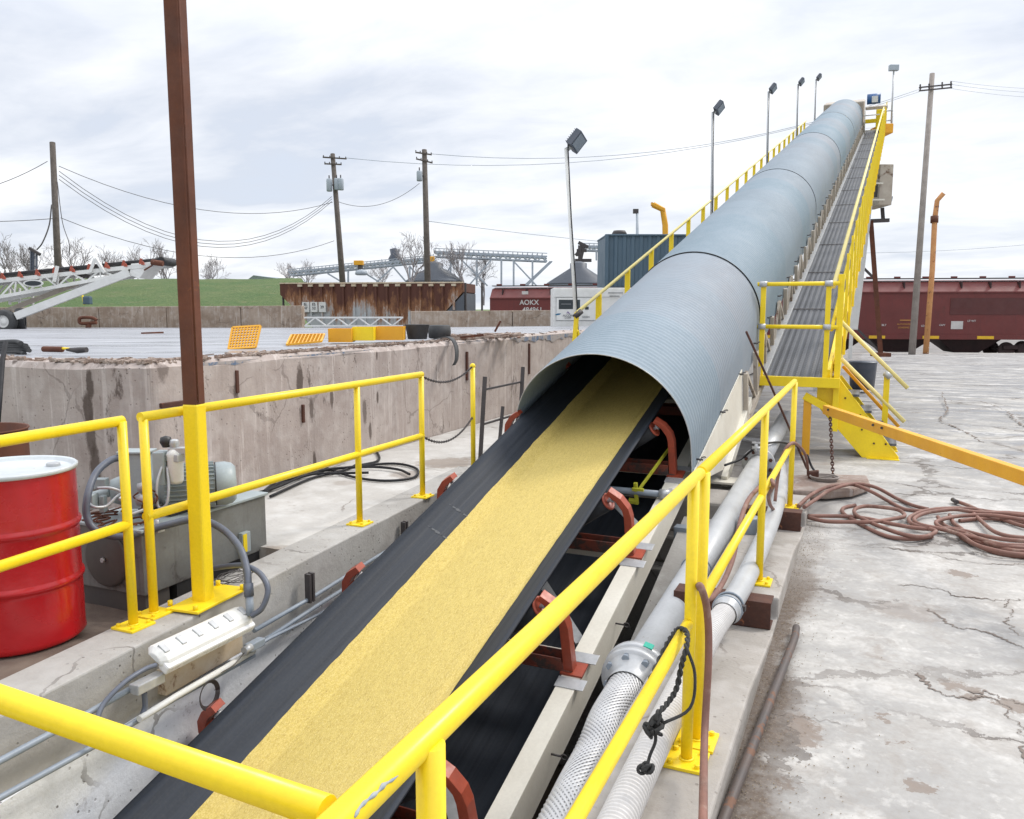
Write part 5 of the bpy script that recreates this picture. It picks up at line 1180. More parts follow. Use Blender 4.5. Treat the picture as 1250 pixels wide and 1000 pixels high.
# ================================================================== BACKGROUND
def wire(label, p, q, sag, r=.018, m='steel_dark', group='overhead lines', name='power_line'):
    p, q = V(p), V(q); pts = []
    for i in range(17):
        t = i / 16; c = p.lerp(q, t); c.z -= sag * 4 * t * (1 - t); pts.append(c)
    return tag(MB().tube(pts, r, 5).build(name, m), label, 'power line', group)
def pole(label, ut, vt, ub, vb, d, r0_, r1_, m='wood', arms=(), cans=(), gnd=-1.2, name='utility_pole'):
    t_, b_ = at(ut, vt, d), at(ub, vb, d); k = (t_.z - gnd) / (t_.z - b_.z); g = t_ + (b_ - t_) * k
    L = thing(name, label, 'utility pole', g)
    MB().cyl(g, t_, r0_, r1_, 12).build('shaft', m, L)
    for (v, u0, v0, u1, v1) in arms:
        a, c = at(u0, v0, d - .2), at(u1, v1, d - .2); ar = MB().bar(a, c, .08, .10 if m == 'wood' else .06).build('cross_arm', m if m == 'wood' else 'steel_dark', L)
        for e in (0.03, .3, .7, .97): p = a.lerp(c, e); MB().lathe([(0, 0), (.04, .02), (.03, .08), (.05, .11), (.02, .16), (0, .17)], p, seg=8).build('insulator', 'steel_dark', ar)
    for (u, v, w_, h_) in cans:
        c = at(u, v, d - .35); rr_ = w_ * d / 2000; hh = h_ * d / 1000
        cn = MB().lathe([(0, -hh/2), (rr_*.9, -hh/2), (rr_, -hh/2+.05), (rr_, hh/2-.08), (rr_*.8, hh/2), (0, hh/2+.03)], c, seg=18).build('transformer', 'truss_far', L)
        MB().cyl(c + V(0, 0, hh/2), c + V(0, 0, hh/2 + .25), .05, seg=6).build('bushing', 'steel_dark', cn)
        MB().bar(c, at(ut + (ub - ut) * (v - vt) / (vb - vt), v, d), .1, .1).build('bracket', 'steel_dark', cn)
    return L
pole('weathered grey wooden pole at the left rising behind the white mobile conveyor', 64, 174, 71, 330, 46, .21, .15, 'wood', name='utility_pole')
pole('leaning dark wooden utility pole with two cross arms and three pale transformers', 406, 188, 418, 342, 62, .26, .17, 'wood', [(0, 394, 192, 423, 194), (0, 396, 200, 417, 201)], [(402, 226, 7, 15), (411, 225, 6, 14), (416, 225, 7, 14)])
pole('upright dark wooden utility pole with two cross arms and a single transformer on its left', 518, 183, 522, 342, 60, .26, .18, 'wood', [(0, 507, 186, 527, 189), (0, 508, 194, 528, 199)], [(512, 215, 7, 12)])
pole('tall pale weathered pole with one double cross arm behind the orange post at the right', 1138, 90, 1120, 338, 41.5, .17, .12, 'wood_pale', [(0, 1122, 111, 1162, 107), (0, 1122, 107, 1162, 103)], gnd=-.65)
W1, W2, W3, WR = (46, 62, 60, 41.5)
for i, (u0, v0, u1, v1, s_, lab) in enumerate(((72, 203, 406, 247, 1.6, 'top single wire sagging from the left wooden pole to the leaning pole'), (72, 209, 405, 240, 3.6, 'uppermost of the three sagging wires left of the leaning pole'), (72, 214, 405, 243, 3.6, 'middle of the three sagging wires left of the leaning pole'), (72, 219, 405, 246, 3.6, 'lowest of the three sagging wires left of the leaning pole'), (74, 266, 408, 294, 1.7, 'low wire with dark splices running left from the leaning pole'))):
    wire(lab, at(u0, v0, W1), at(u1, v1, W2), s_)
wire('wire leaving the photo at the left from the upper part of the grey wooden pole', at(-160, 240, 40), at(58, 197, W1), .8)
wire('horizontal wire leaving the photo at the left from lower on the grey wooden pole', at(-160, 265, 40), at(64, 267, W1), .2)
wire('wire between the leaning pole and the pole with one transformer', at(412, 246, W2), at(512, 224, W3), .9)
wire('pale high wire crossing behind the tube from the transformer pole to the right pole', at(527, 188, W3), at(1125, 108, WR + 20), 2.0, .02, 'truss_far')
wire('second pale high wire crossing behind the tube towards the right pole', at(423, 193, W2), at(1122, 112, WR + 22), 2.4, .02, 'truss_far')
wire('low pale wire running right from the transformer pole behind the lamp', at(522, 270, W3), at(1260, 298, 80), 1.5, .02, 'truss_far')
for i, v in enumerate((99, 103, 108)): wire('%s of three pale wires leaving the right pole towards the photo\'s right edge' % ('highest', 'middle', 'lowest')[i], at(1160, v, WR), at(1420, v + 2 + i * 2, WR + 6), .4, .009, 'truss_far')
cable('drooping_line', 'dark drooping cable hanging beside the left wooden pole', [at(63, 250, 45.5), at(60, 275, 45.3), at(52, 296, 45), at(45, 305, 45)], .035, 'steel_dark', 'cable')
cable('drooping_line', 'thin cable hanging on the right of the left wooden pole', [at(70, 222, 45.5), at(76, 270, 45.3), at(84, 296, 45), at(85, 312, 45)], .02, 'steel_dark', 'cable')
# ---- orange post and brown strut on the apron
po = thing('bent_post', 'rusty orange post with bent top on the yard edge in front of the railcar', 'post', (at(1130, 430, 42.5)))
MB().tube([at(1130, 432, 42.5), at(1138, 330, 42.5), at(1141, 268, 42.5), at(1144, 245, 42.5), at(1152, 236, 42.3)], [.14, .13, .13, .12, .12], 12).build('shaft', mat('orange_rust_paint', (.62, .32, .13), (.50, .22, .08), 2, .7, dirt=(.16, .06, .04), dscale=3, dthr=.6), po)
MB().cyl(at(1140.5, 272, 42.5), at(1140.8, 264, 42.5), .19, seg=12).build('collar', 'rust', po)
c = at(1130, 434, 42.5); MB().obox(c, RT * 1.0, FH * .8, (0, 0, .10)).build('concrete_pad', 'kerb', po)
p2_ = thing('bent_post', 'orange rusty post with flat arm top showing above the blue grey container', 'post', at(812, 300, 36))
MB().tube([at(813, 420, 36), at(812, 275, 36), at(809, 256, 36), at(797, 250, 36)], .13, 8).build('shaft', 'amber', p2_)
MB().obox(at(803, 253, 36), (at(812, 257, 36) - at(796, 249, 36)), FH * .3, V(0, 0, .13)).build('arm', 'amber', p2_)
# side tower: cream box on brown legs
tw = thing('side_tower', 'cream weathered machinery box on dark steel legs beside the upper conveyor', 'tower', at(1072, 432, 40))
dT = 34
MB().obox(at(1071, 229, dT), RT * .55, FH * 1.6, V(0, 0, 1.62)).build('box_body', 'cream_old', tw, bevel=.03)
MB().obox(at(1066, 233, dT - .85), RT * .34, FH * .06, V(0, 0, .5)).build('opening', 'black', tw)
MB().obox(at(1070, 224, dT - .9), RT * .5, FH * .12, V(0, 0, .06)).build('ledge', 'cream', tw); MB().obox(at(1071, 244, dT - .9), RT * .54, FH * .12, V(0, 0, .06)).build('ledge', 'cream', tw)
MB().tube([at(1082, 247, dT), at(1087, 245, dT), at(1088, 240, dT)], .07, 8).build('spout', 'lamp_body', tw)
MB().bar(at(1077, 254, dT), at(1078, 268, dT), .15, .15).build('hanger', 'steel_dark', tw)
MB().bar(at(1061, 270, dT), at(1085, 269, dT), .15, .15).build('cross_beam', 'steel_dark', tw)
g = at(1075, 432, dT); g.z = gz(g.x, g.y)
MB().bar(at(1063, 270, dT), at(1075, 432, dT), .19, .19).build('leg', 'rust', tw)
MB().bar(at(1067, 340, dT), at(1045, 318, dT), .09, .09).build('brace', 'steel_dark', tw)
MB().bar(at(1074, 430, dT), at(1045, 400, dT), .08, .08).build('brace', 'steel_dark', tw)
MB().obox(at(1075, 433, dT), RT * .6, FH * .6, (0, 0, .16)).build('foot', 'rust', tw)
for u in (1057, 1066, 1078): MB().cyl(at(u, 213, dT), at(u, 207, dT), .02, seg=5).build('top_rail', 'steel_dark', tw)
wp = thing('white_column', 'slim white steel column between the walkway and the brown strut', 'column', at(1040, 395, 27))
MB().bar(at(1060, 240, 27), at(1041, 402, 27), .30, .22).build('shaft', 'white', wp)
# top basket & lamp
LT = V(LW(S1, A1, ND)); dB = (LT - CAM).dot(FW)
bk = thing('service_platform', 'small yellow side platform with rail near the top of the walkway', 'platform', at(1076, 165, dB))
MB().obox(at(1076, 160, dB), RT * .55, FH * 1.2, V(0, 0, .42)).build('deck_box', 'amber', bk, bevel=.03)
b = MB()
for u0, v0, u1, v1 in ((1074, 136, 1090, 135), (1074, 148, 1089, 147), (1090, 135, 1088, 160), (1074, 136, 1073, 160)): b.cyl(at(u0, v0, dB), at(u1, v1, dB), .03, seg=6)
b.build('guard_rail', 'galv', bk)
MB().prism([at(1074, 155, dB - .6), at(1083, 155, dB - .6), at(1079, 150, dB - .6), at(1077, 150, dB - .6)], FH * .3).build('tarp', 'black', bk)
L = thing('flood_lamp', 'thin pole with square floodlight at the very top right of the walkway', 'floodlight', at(1088, 150, dB))
MB().cyl(at(1088, 150, dB), at(1091, 86, dB), .035, seg=8).build('pole', 'galv', L)
MB().obox(at(1091, 83, dB), RT * .42, FH * .2, V(0, 0, .26)).build('lamp_head', 'truss_far', L, bevel=.02)
# ---- railcars
def railcar(label, ul, dl, ur, dr_, vt, lettering):
    A_, B_ = at(ul, 377, dl), at(ur, 377, dr_); A_.z = B_.z = 0
    X = (B_ - A_).normalized(); Y = V(-X.y, X.x, 0); Lc = (B_ - A_).length; zt = at(ur, vt, dr_).z; ZR = -1.16; HT = zt - ZR
    W = lambda x, y, z: A_ + X * x + Y * y + V(0, 0, ZR + z)
    t = thing('hopper_railcar', label, 'railcar', W(Lc / 2, 1.5, 0))
    sill = 1.15; n = 24
    # body: side wall with inward sloped top, sloped ends hidden below
    sec = [(0, sill), (0, HT - .75), (.62, HT - .16), (1.5, HT - .02), (2.38, HT - .16), (3.0, HT - .75), (3.0, sill)]
    b = MB(); vs = []
    for x in (0, .0 + .01, Lc - .01, Lc):
        vs += [W(x, y, z) for y, z in sec]
    k = len(sec); b.add(vs, [(i*k+j, i*k+j+1, (i+1)*k+j+1, (i+1)*k+j) for i in range(3) for j in range(k-1)] + [tuple(range(k)), tuple(range(3*k, 4*k))])
    body = b.build('body', 'car_red', t)
    b = MB(); b.box((0, 0, 0), (.001, .001, .001)) if False else None
    MB().obox(W(Lc/2, -.03, HT - .76), X * Lc, Y * .08, V(0, 0, .07)).build('top_side_rail', 'car_red', body)
    MB().obox(W(Lc/2, -.05, sill + .05), X * Lc, Y * .16, V(0, 0, .26)).build('side_sill', 'car_red', body)
    nr = int(Lc / 1.45)
    for i in range(nr):
        x = (i + .5) * Lc / nr; MB().obox(W(x, .42, HT - .36), X * .07, Y * .4, V(0, 0, .36)).build('roof_rib', 'car_under', body)
    MB().obox(W(Lc/2, .9, HT + .05), X * Lc, Y * .7, V(0, 0, .05)).build('running_board', 'steel_dark', t)
    for i in range(nr): MB().obox(W((i + .3) * Lc / nr, .62, HT + .12), X * .35, Y * .06, V(0, 0, .10)).build('hatch_latch', 'car_red', t)
    for i in range(6):
        x = 1.2 + i * (Lc - 2.4) / 5; MB().obox(W(x, -.145, sill + .04), X * .9, Y * .02, V(0, 0, .17)).build('reflector', 'sill_yellow', t)
    nb = 3
    for i in range(nb):
        xc = Lc * (.5 + (i - 1) * .22); w2 = Lc * .105; 
        b = MB(); b.add([W(xc - w2, .25, sill), W(xc + w2, .25, sill), W(xc + w2, 2.75, sill), W(xc - w2, 2.75, sill), W(xc - .7, .7, .28), W(xc + .7, .7, .28), W(xc + .7, 2.3, .28), W(xc - .7, 2.3, .28)], [(0,1,2,3),(4,5,6,7),(0,1,5,4),(1,2,6,5),(2,3,7,6),(3,0,4,7)])
        b.build('hopper_chute', 'car_under', t)
    for xt_ in (1.9, Lc - 1.9):
        tr = MB().obox(W(xt_, .35, .62), X * 2.2, Y * .16, V(0, 0, .26)); tr.obox(W(xt_, .35, .55), X * .6, Y * .2, V(0, 0, .55)); tk_ = tr.build('bogie', 'car_under', t, bevel=.04)
        for dx in (-.88, .88):
            for yy in (.42, 2.5):
                wv = MB().lathe([(0, -.05), (.12, -.07), (.16, -.05), (.36, -.04), (.45, -.05), (.46, .05), (0, .06)], W(xt_ + dx, yy, .46), Y, 24).build('wheel', 'car_under', tk_)
            MB().cyl(W(xt_ + dx, .42, .46), W(xt_ + dx, 2.5, .46), .08, seg=8).build('axle', 'car_under', tk_)
    for (tx, u, v, size, m_) in lettering:
        c = at(u, v, (dl + dr_) / 2); x = (c - A_).dot(X); # project on the side plane
        d_ = ray(u, v); tt = ((A_ - CAM).dot(Y)) / d_.dot(Y); c = CAM + d_ * tt - Y * .02
        if tx is None: MB().obox(c, X * size[0], Y * .012, V(0, 0, size[1])).build('stencil_panel', m_, body)
        else: text(tx, size, c, X, V(0, 0, 1), m_, body)
    return t
MATS['letter_white'] = mat('white_lettering', (.62, .60, .58), None, 2, .6, bump=0)
MATS['letter_amber'] = mat('amber_lettering', (.50, .24, .06), None, 2, .6, bump=0)
MATS['letter_black'] = mat('black_lettering', (.03, .04, .045), None, 2, .6, bump=0)
MATS['faded_red'] = mat('faded_red_patch', (.105, .030, .028), (.085, .027, .025), 1, .7, bump=0)
railcar('oxide red hopper railcar on the right with yellow reflectors along its sill', 918, 49, 1300, 46.6, 340, [(None, 1205, 374, (4.0, .95), 'faded_red'), (None, 1168, 397, (.65, .46), 'letter_white'), ('WFRX', 1168, 397, .20, 'letter_black'), (None, 1105, 391, (.6, .06), 'letter_amber'), ('AUTHORIZED', 1104, 396, .13, 'letter_amber'), ('LOADING', 1103, 400, .14, 'letter_amber'), ('BLT', 1079, 397, .16, 'letter_white'), ('LD LMT', 1130, 398, .15, 'letter_white'), ('CAPY', 1150, 397, .13, 'letter_white'), ('LT WT', 1186, 392, .15, 'letter_white')])
railcar('oxide red hopper railcar with white lettering behind the barrier wall and white cabinet', 598, 53.5, 905, 50, 348, [('AOKX', 646, 369.5, .44, 'letter_white'), ('484961', 650, 378.5, .44, 'letter_white'), (None, 641, 357.5, (.42, .2), 'letter_white')])
# ---- rusty hopper
A_, B_ = at(343, 390, 38), at(592, 390, 36.5); A_.z = B_.z = .2
X = (B_ - A_).normalized(); Y = V(-X.y, X.x, 0); Lh = (B_ - A_).length
zt = at(460, 346, 37.2).z; Wd = lambda x, y, z: V(A_.x, A_.y, 0) + X * x + Y * y + V(0, 0, z)
th = thing('rusty_hopper_body', 'old rust streaked hopper body with sloped ends behind the barrier wall gap', 'hopper', Wd(Lh / 2, 1.4, .2))
b = MB(); zb_ = .6
b.prism([Wd(0, 0, zt), Wd(0, 0, zt - .5), Wd(1.8, 0, zb_), Wd(Lh - 2.7, 0, zb_), Wd(Lh - 1.0, 0, zt - .4), Wd(Lh - 1.0, 0, zt)], Y * 2.8); b.build('shell', 'hopper', th)
MB().obox(Wd(Lh/2 - .5, .05, zt + .02), X * (Lh - 1), Y * .16, V(0, 0, .06)).build('top_rim', 'rusty_white', th)
for i in range(15):
    x = 1.0 + i * (Lh - 2.4) / 14; z0_ = max(zb_, zt - .5 - (x) * .7 if x < 1.9 else zb_)
    if x > Lh - 2.6: z0_ = zb_ + (x - Lh + 2.6) * .85
    MB().obox(Wd(x, -.05, (zt - .06 + z0_) / 2), X * .10, Y * .11, V(0, 0, zt - .06 - z0_)).build('side_rib', 'hopper', th, bevel=.02)
    MB().obox(Wd(x, -.06, zt - .09), X * .20, Y * .12, V(0, 0, .10)).build('rib_cap', 'rusty_white', th)
for x in (.1, .75, Lh - .15, Lh - .9, Lh - 1.6): MB().bar(Wd(x, .1, zt), Wd(x, .1, 0), .07, .07).build('end_post', 'steel_dark', th)
MB().prism([Wd(Lh - 2.65, -.01, zb_), Wd(Lh - .95, -.01, zt - .45), Wd(Lh - .95, -.01, zb_)], Y * 2.6).build('end_slope_sheet', 'bin_roof', th)
def on_h(u, v): d_ = ray(u, v); tt = ((A_ - CAM).dot(Y)) / d_.dot(Y); return CAM + d_ * tt - Y * .12
for u, v, tx in ((374.5, 374, 'EL\n47'), (384.5, 374, 'ES\n52'), (394.5, 377, '29')):
    c = on_h(u, v if tx != '29' else 375); pn = MB().obox(on_h(u, 375), X * .34, Y * .02, V(0, 0, .46)).build('number_plate', 'white', th)
    text(tx, .17, c - Y * .015, X, V(0, 0, 1), 'letter_black', pn)
# white lattice boom lying in front
lb0, lb1 = at(372, 398, 31.5), at(492, 398, 31); t = thing('lattice_boom', 'low white lattice boom lying in the wall gap behind the yellow boxes', 'boom', (lb0 + lb1) / 2)
for o in (0, .32): MB().bar(lb0 + V(0, 0, o), lb1 + V(0, 0, o), .06, .06).build('chord', 'white', t)
b = MB(); n = 9
for i in range(n): b.bar(lb0.lerp(lb1, i / n) + V(0, 0, .32 * (i % 2)), lb0.lerp(lb1, (i + 1) / n) + V(0, 0, .32 * ((i + 1) % 2)), .045, .045)
b.build('lacing', 'white', t)
# ---- container, cabinet
def corr_box(c, X, Y, w_, d_, h_, pitch=.28, dep=.04):
    b = MB(); n = int(w_ / pitch); P_ = []
    for i in range(n):
        for f, o in ((0, 0), (.28, 0), (.42, dep), (.82, dep), (.96, 0)): P_.append(((i + f) * w_ / n - w_ / 2, o))
    P_ += [(w_/2, 0), (w_/2, d_), (-w_/2, d_)]
    return b.prism([c + X * x + Y * y for x, y in P_], (0, 0, h_))
cT = at(822, 353, 27.5); XC = (RT * .995 + FH * .02).normalized(); YC = V(-XC.y, XC.x, 0)
t = thing('shipping_container', 'blue grey corrugated shipping container behind the start of the tube', 'container', cT)
hC = (353 - 289) * 27.5 / 1000; wC = 165 * 27.5 / 1000
corr_box(cT, XC, YC, wC, 2.4, hC).build('walls', 'container', t)
MB().obox(cT + YC * 1.2 + V(0, 0, hC + .02), XC * (wC + .05), YC * 2.5, V(0, 0, .06)).build('roof', 'container', t, bevel=.02)
for s_ in (-1, 1): MB().obox(cT + XC * s_ * wC / 2 - YC * .02 + V(0, 0, hC / 2), XC * .12, YC * .12, V(0, 0, hC + .08)).build('corner_post', 'container', t, bevel=.01)
MB().obox(cT - YC * .03 + V(0, 0, .0), XC * wC, YC * .12, V(0, 0, .16)).build('bottom_rail', 'lamp_body', t)
MB().lathe([(0, 0), (.2, 0), (.26, .1), (.2, .2), (0, .2)], at(756, 289, 27.9), seg=12).build('roof_fan', 'steel_dark', t)
for s_ in (-.45, .45): MB().obox(cT + XC * s_ * wC + YC * 1.2 + V(0, 0, -1.6), XC * .3, YC * 2.2, V(0, 0, 3.0)).build('support_leg', 'steel_dark', t)
dc_ = 24; cB = at(716, 406, dc_); XC = RT.copy(); YC = FH.copy(); wC = 82 * dc_ / 1000 ; hC = 54 * dc_ / 1000
wC2 = 210 * dc_ / 1000; c0_ = at(675, 406, dc_) + XC * wC2 / 2
t = thing('machine_cabinet', 'white machine cabinet with dark window behind the retaining wall, beside the first lamp pole', 'cabinet', c0_)
bd_ = MB().obox(c0_ + YC * .8 + V(0, 0, hC / 2), XC * wC2, YC * 1.6, V(0, 0, hC)).build('case', 'white', t, bevel=.02)
def onc(u, v): d_ = ray(u, v); tt = ((c0_ - CAM).dot(YC)) / d_.dot(YC); return CAM + d_ * tt - YC * .012
def pan(u0, v0, u1, v1, m, nm, th_=.02, par=None):
    a, c = onc(u0, v1), onc(u1, v0); b = MB().obox((a + c) / 2, XC * (c - a).dot(XC), YC * th_, V(0, 0, c.z - a.z)); return b.build(nm, m, par or t, bevel=.003)
MATS['seam_grey'] = mat('grey_seam', (.30, .31, .32), None, 2, .6)
pan(678.5, 363.3, 728.5, 391.5, 'seam_grey', 'door', .012); dr = pan(679, 363.8, 728, 391, 'white', 'door_leaf', .03)
pan(682, 366, 699.5, 377.5, 'letter_black', 'window', .04); pan(703, 366, 708, 377.5, 'glass', 'window', .04)
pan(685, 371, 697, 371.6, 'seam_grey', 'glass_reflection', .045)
pan(676, 354, 760, 362.5, 'white', 'header_panel', .02)
pan(729.2, 364, 729.8, 402, 'seam_grey', 'seam', .01); pan(714, 374.5, 718.5, 378, 'letter_black', 'handle', .05)
pan(742, 357, 760, 358, 'seam_grey', 'louvre', .05); pan(744, 361, 756, 362, 'seam_grey', 'louvre', .05)
MATS['logo_blue'] = mat('logo_blue', (.02, .16, .30), None, 2, .5); MATS['logo_purple'] = mat('logo_purple', (.22, .16, .34), None, 2, .5)
b = MB().prism([onc(677.5, 384), onc(681, 382.6), onc(685, 382.8), onc(683, 384.4), onc(679, 385)], -YC * .02); b.build('emblem_swoosh', 'logo_blue', t)
b = MB().prism([onc(691, 383.2), onc(693, 380), onc(696, 383.2), onc(694.3, 383.2), onc(693, 381.4)], -YC * .03); b.build('emblem_peak', 'logo_purple', t)
text('ALCON', .085, onc(693, 385.3) - YC * .03, XC, V(0, 0, 1), 'seam_grey', t); text('CORP', .07, onc(693, 388) - YC * .03, XC, V(0, 0, 1), 'seam_grey', t); text('GREEN', .07, onc(715, 387) - YC * .03, XC, V(0, 0, 1), 'seam_grey', t)
# ---- grain bins
def binn(label, ua, va, u0, u1, vb, d):
    c = at((u0 + u1) / 2, vb, d); r_ = (u1 - u0) * d / 2000; h = (vb - va) * d / 1000; g = c.copy(); g.z = -1.2
    t = thing('grain_bin', label, 'grain bin', g)
    MB().lathe([(r_ * .97, 0), (r_ * .97, c.z + 1.2), (r_ * .95, c.z + 1.25)], g, seg=40).build('wall', 'truss_far', t)
    MB().lathe([(r_ * 1.02, 0), (r_ * 1.02, .1), (.9, h - .5), (.9, h), (.3, h + .2), (0, h + .2)], c, seg=40).build('cone_roof', 'bin_roof', t)
binn('dark cone roofed grain bin behind the rusty hopper', 540, 322, 496, 566, 344, 90)
binn('dark cone roofed grain bin behind the red railcar, right of the first lamp pole', 708, 322, 668, 744, 347, 88)
# ---- gantries
def truss(label, pts, h, d, legs, m='truss_far', name='conveyor_gantry'):
    t = thing(name, label, 'gantry', at(*pts[0], d))
    for i in range(len(pts) - 1):
        a, c = at(*pts[i], d), at(*pts[i + 1], d); hh = h * d / 1000; n = max(2, int((c - a).length / (hh * 1.0)))
        b = MB()
        for k in (0, 2.0):
            o = FH * k
            b.bar(a + o, c + o, .14, .14); b.bar(a + o - V(0, 0, hh), c + o - V(0, 0, hh), .13, .13)
            for j in range(n):
                b.bar(a.lerp(c, j / n) + o - V(0, 0, hh * (j % 2)), a.lerp(c, (j + 1) / n) + o - V(0, 0, hh * ((j + 1) % 2)), .12, .12)
                b.cyl(a.lerp(c, j / n) + o, a.lerp(c, j / n) + o + V(0, 0, hh * .6), .05, seg=4)
        b.bar(a + V(0, 0, hh * .6), c + V(0, 0, hh * .6), .08, .08)
        b.build('lattice_span', m, t)
        MB().obox((a + c) / 2 + V(0, 0, -hh * .35) + FH, c - a, FH * 1.4, V(0, 0, hh * .12)).build('belt_deck', 'truss_far', t)
    for u0, v0, u1, v1 in legs: MB().bar(at(u0, v0, d), at(u1, v1, d), .16, .16).build('leg', m, t)
    return t
truss('long far gantry conveyor rising to the right behind the rusty hopper', [(352, 332), (530, 314)], 4.5, 92, [(400, 334, 425, 349), (425, 331, 425, 349), (440, 330, 470, 349), (480, 326, 455, 349), (500, 325, 520, 349), (500, 325, 500, 349), (480, 326, 500, 349)])
truss('far level gantry conveyor between the two grain bins', [(530, 307), (668, 313)], 6, 92, [(562, 316, 595, 349), (600, 317, 572, 349), (582, 316, 582, 349), (612, 317, 612, 349), (625, 317, 655, 349), (627, 318, 627, 349), (650, 318, 650, 349), (672, 319, 640, 349), (674, 319, 643, 349), (550, 315, 550, 349), (556, 315, 536, 349)])
truss('short far gantry end with hanging spout left of the container', [(708, 300), (742, 301)], 5, 92, [(728, 306, 728, 318)])
t = thing('gantry_head', 'jumble of small machinery where the gantry meets the right grain bin', 'machinery', at(706, 312, 91))
b = MB()
for u0, v0, u1, v1 in ((703, 312, 712, 300), (712, 300, 708, 318), (704, 306, 716, 306), (702, 318, 722, 318), (708, 300, 708, 322), (706, 296, 718, 302)): b.bar(at(u0, v0, 91), at(u1, v1, 91), .35, .35)
b.build('frame', 'steel_dark', t)
for (u, v, w_, h_, lab) in ((438, 321, 1.0, .5, 'small yellow machine box on the rising far gantry'), (527, 317, .6, .7, 'small yellow machine box at the top of the rising far gantry')):
    c = at(u, v, 91); t = thing('drive_box', lab, 'box', c); MB().obox(c, RT * w_, FH * .8, V(0, 0, h_)).build('case', 'amber', t, bevel=.05)
    if u < 500: MB().lathe([(0, .6), (.6, .4), (.7, 0), (.5, -.1), (0, -.1)], at(441, 335, 91), seg=12).build('spout', 'truss_far', t); MB().bar(at(440, 324, 91), at(440, 332, 91), .4, .4).build('chute', 'steel_dark', t)
c = at(482, 313, 96); t = thing('elevator_head', 'small dark machine standing on the far gantry', 'machinery', c)
MB().lathe([(0, -1), (.6, -1), (.8, -.3), (.5, .2), (.6, .8), (0, 1.0)], c, seg=8).build('body', 'lamp_body', t); MB().bar(at(478, 312, 96), at(488, 316, 96), .5, .3).build('arm', 'lamp_body', t)
# far tower lamp, low building
c = at(777, 280, 95); t = thing('far_mast', 'thin far mast with small device above the container', 'mast', at(777, 340, 95))
MB().cyl(at(778, 340, 95), at(778, 256, 95), .22, .16, seg=8).build('shaft', 'truss_far', t); MB().obox(at(776, 258, 95), RT * .6, FH * .4, V(0, 0, .5)).build('head', 'steel_dark', t)
a, c = at(303, 343, 120), at(350, 343, 120); t = thing('low_building', 'long low grey roof just showing over the grass bank', 'building', (a + c) / 2)
MB().prism([a - V(0, 0, 2), c - V(0, 0, 2), c + V(0, 0, .1), a + V(0, 0, .1)], FH * 12).build('wall', 'white', t)
MB().prism([a + V(-.3, 0, .1), c + V(.6, 0, .1), c + V(0, 0, .35), a + V(1.0, 0, .8)], FH * 12).build('roof', 'truss_far', t)
# ---- mobile conveyor at left
dM = 29.5
t = thing('mobile_conveyor', 'white lattice mobile conveyor with black belt and red idlers at the far left', 'conveyor', at(20, 404, dM))
p0c, p1c = at(-140, 352, dM), at(196, 317, dM); YM = FH * 1.1
b = MB()
for k in range(2):
    o = YM * k; b.bar(p0c + o - V(0, 0, .16), p1c + o - V(0, 0, .16), .10, .14)
lo0, lo1 = at(-140, 388, dM), at(158, 334, dM)
for k in range(2): b.bar(lo0 + YM * k, lo1 + YM * k, .10, .12)
b.build('chords', 'white', t)
b = MB(); n = 17
for k in range(2):
    for i in range(n):
        tp = p0c.lerp(p1c, .02 + .86 * i / n) - V(0, 0, .16) + YM * k; tq = p0c.lerp(p1c, .02 + .86 * (i + 1) / n) - V(0, 0, .16) + YM * k
        lp = lo0.lerp(lo1, i / n) + YM * k; lq = lo0.lerp(lo1, (i + 1) / n) + YM * k
        b.bar(tp if i % 2 else lp, lq if i % 2 else tq, .055, .055); b.bar(tp, lp, .045, .045) if i % 3 == 0 else None
b.build('lattice', 'white', t)
bt = MB().bar(p0c + YM / 2 + V(0, 0, .10), p1c + YM / 2 + V(-.1, 0, .02), .9, .11); bt.build('belt', 'rubber', t, bevel=.03)
for i in range(15):
    c = p0c.lerp(p1c, .05 + .063 * i)
    MB().prism([c + V(-.14, 0, -.12), c + V(.14, 0, -.12), c + V(.10, 0, -.02), c + V(.02, 0, .03), c + V(.05, 0, .09), c + V(-.05, 0, .12), c + V(-.10, 0, .0)], YM * .05 - YM * .1).build('idler', 'idler_red', t)
MB().cyl(p1c - V(0, 0, .05), p1c + YM - V(0, 0, .05), .15, seg=14).build('head_pulley', 'rubber', t)
b = MB().prism([at(160, 322, dM), at(192, 319, dM), at(178, 329, dM), at(170, 340, dM), at(158, 336, dM)], YM); b.build('head_frame', 'white', t)
b = MB(); b.cyl(at(185, 320, dM - .1), at(199, 322, dM - .1), .10, seg=8); b.cyl(at(176, 330, dM - .1), at(186, 324, dM - .1), .03, seg=5); b.build('head_drive', 'rust', t)
MB().bar(at(20, 386, dM - .5), at(158, 333, dM), .22, .26).build('lift_arm', 'white', t); MB().bar(at(-4, 384, dM + 1), at(95, 346, dM + 1), .10, .16).build('lift_arm', 'cream_old', t)
MB().bar(at(110, 332, dM - .1), at(116, 316, dM - .1), .10, .10).build('prop', 'white', t); MB().bar(at(128, 333, dM - .1), at(117, 316, dM - .1), .10, .10).build('prop', 'white', t)
MB().bar(at(66, 344, dM - .1), at(70, 325, dM - .1), .16, .12).build('prop', 'white', t)
MB().bar(at(70, 330, dM + .2), at(108, 338, dM + .2), .16, .14).build('ram', 'steel_dark', t)
MB().obox(at(164, 331, dM + .6), RT * .5, FH * .3, V(0, 0, .35)).build('motor_box', 'steel_dark', t)
b = MB()
for u0, v0, u1, v1 in ((12, 372, 12, 350), (24, 374, 24, 352), (40, 372, 40, 348), (12, 360, 44, 357), (12, 368, 44, 365)): b.bar(at(u0, v0, dM + 1.2), at(u1, v1, dM + 1.2), .07, .07)
b.build('ladder_frame', 'white', t)
e0 = at(41, 346, dM - .3)
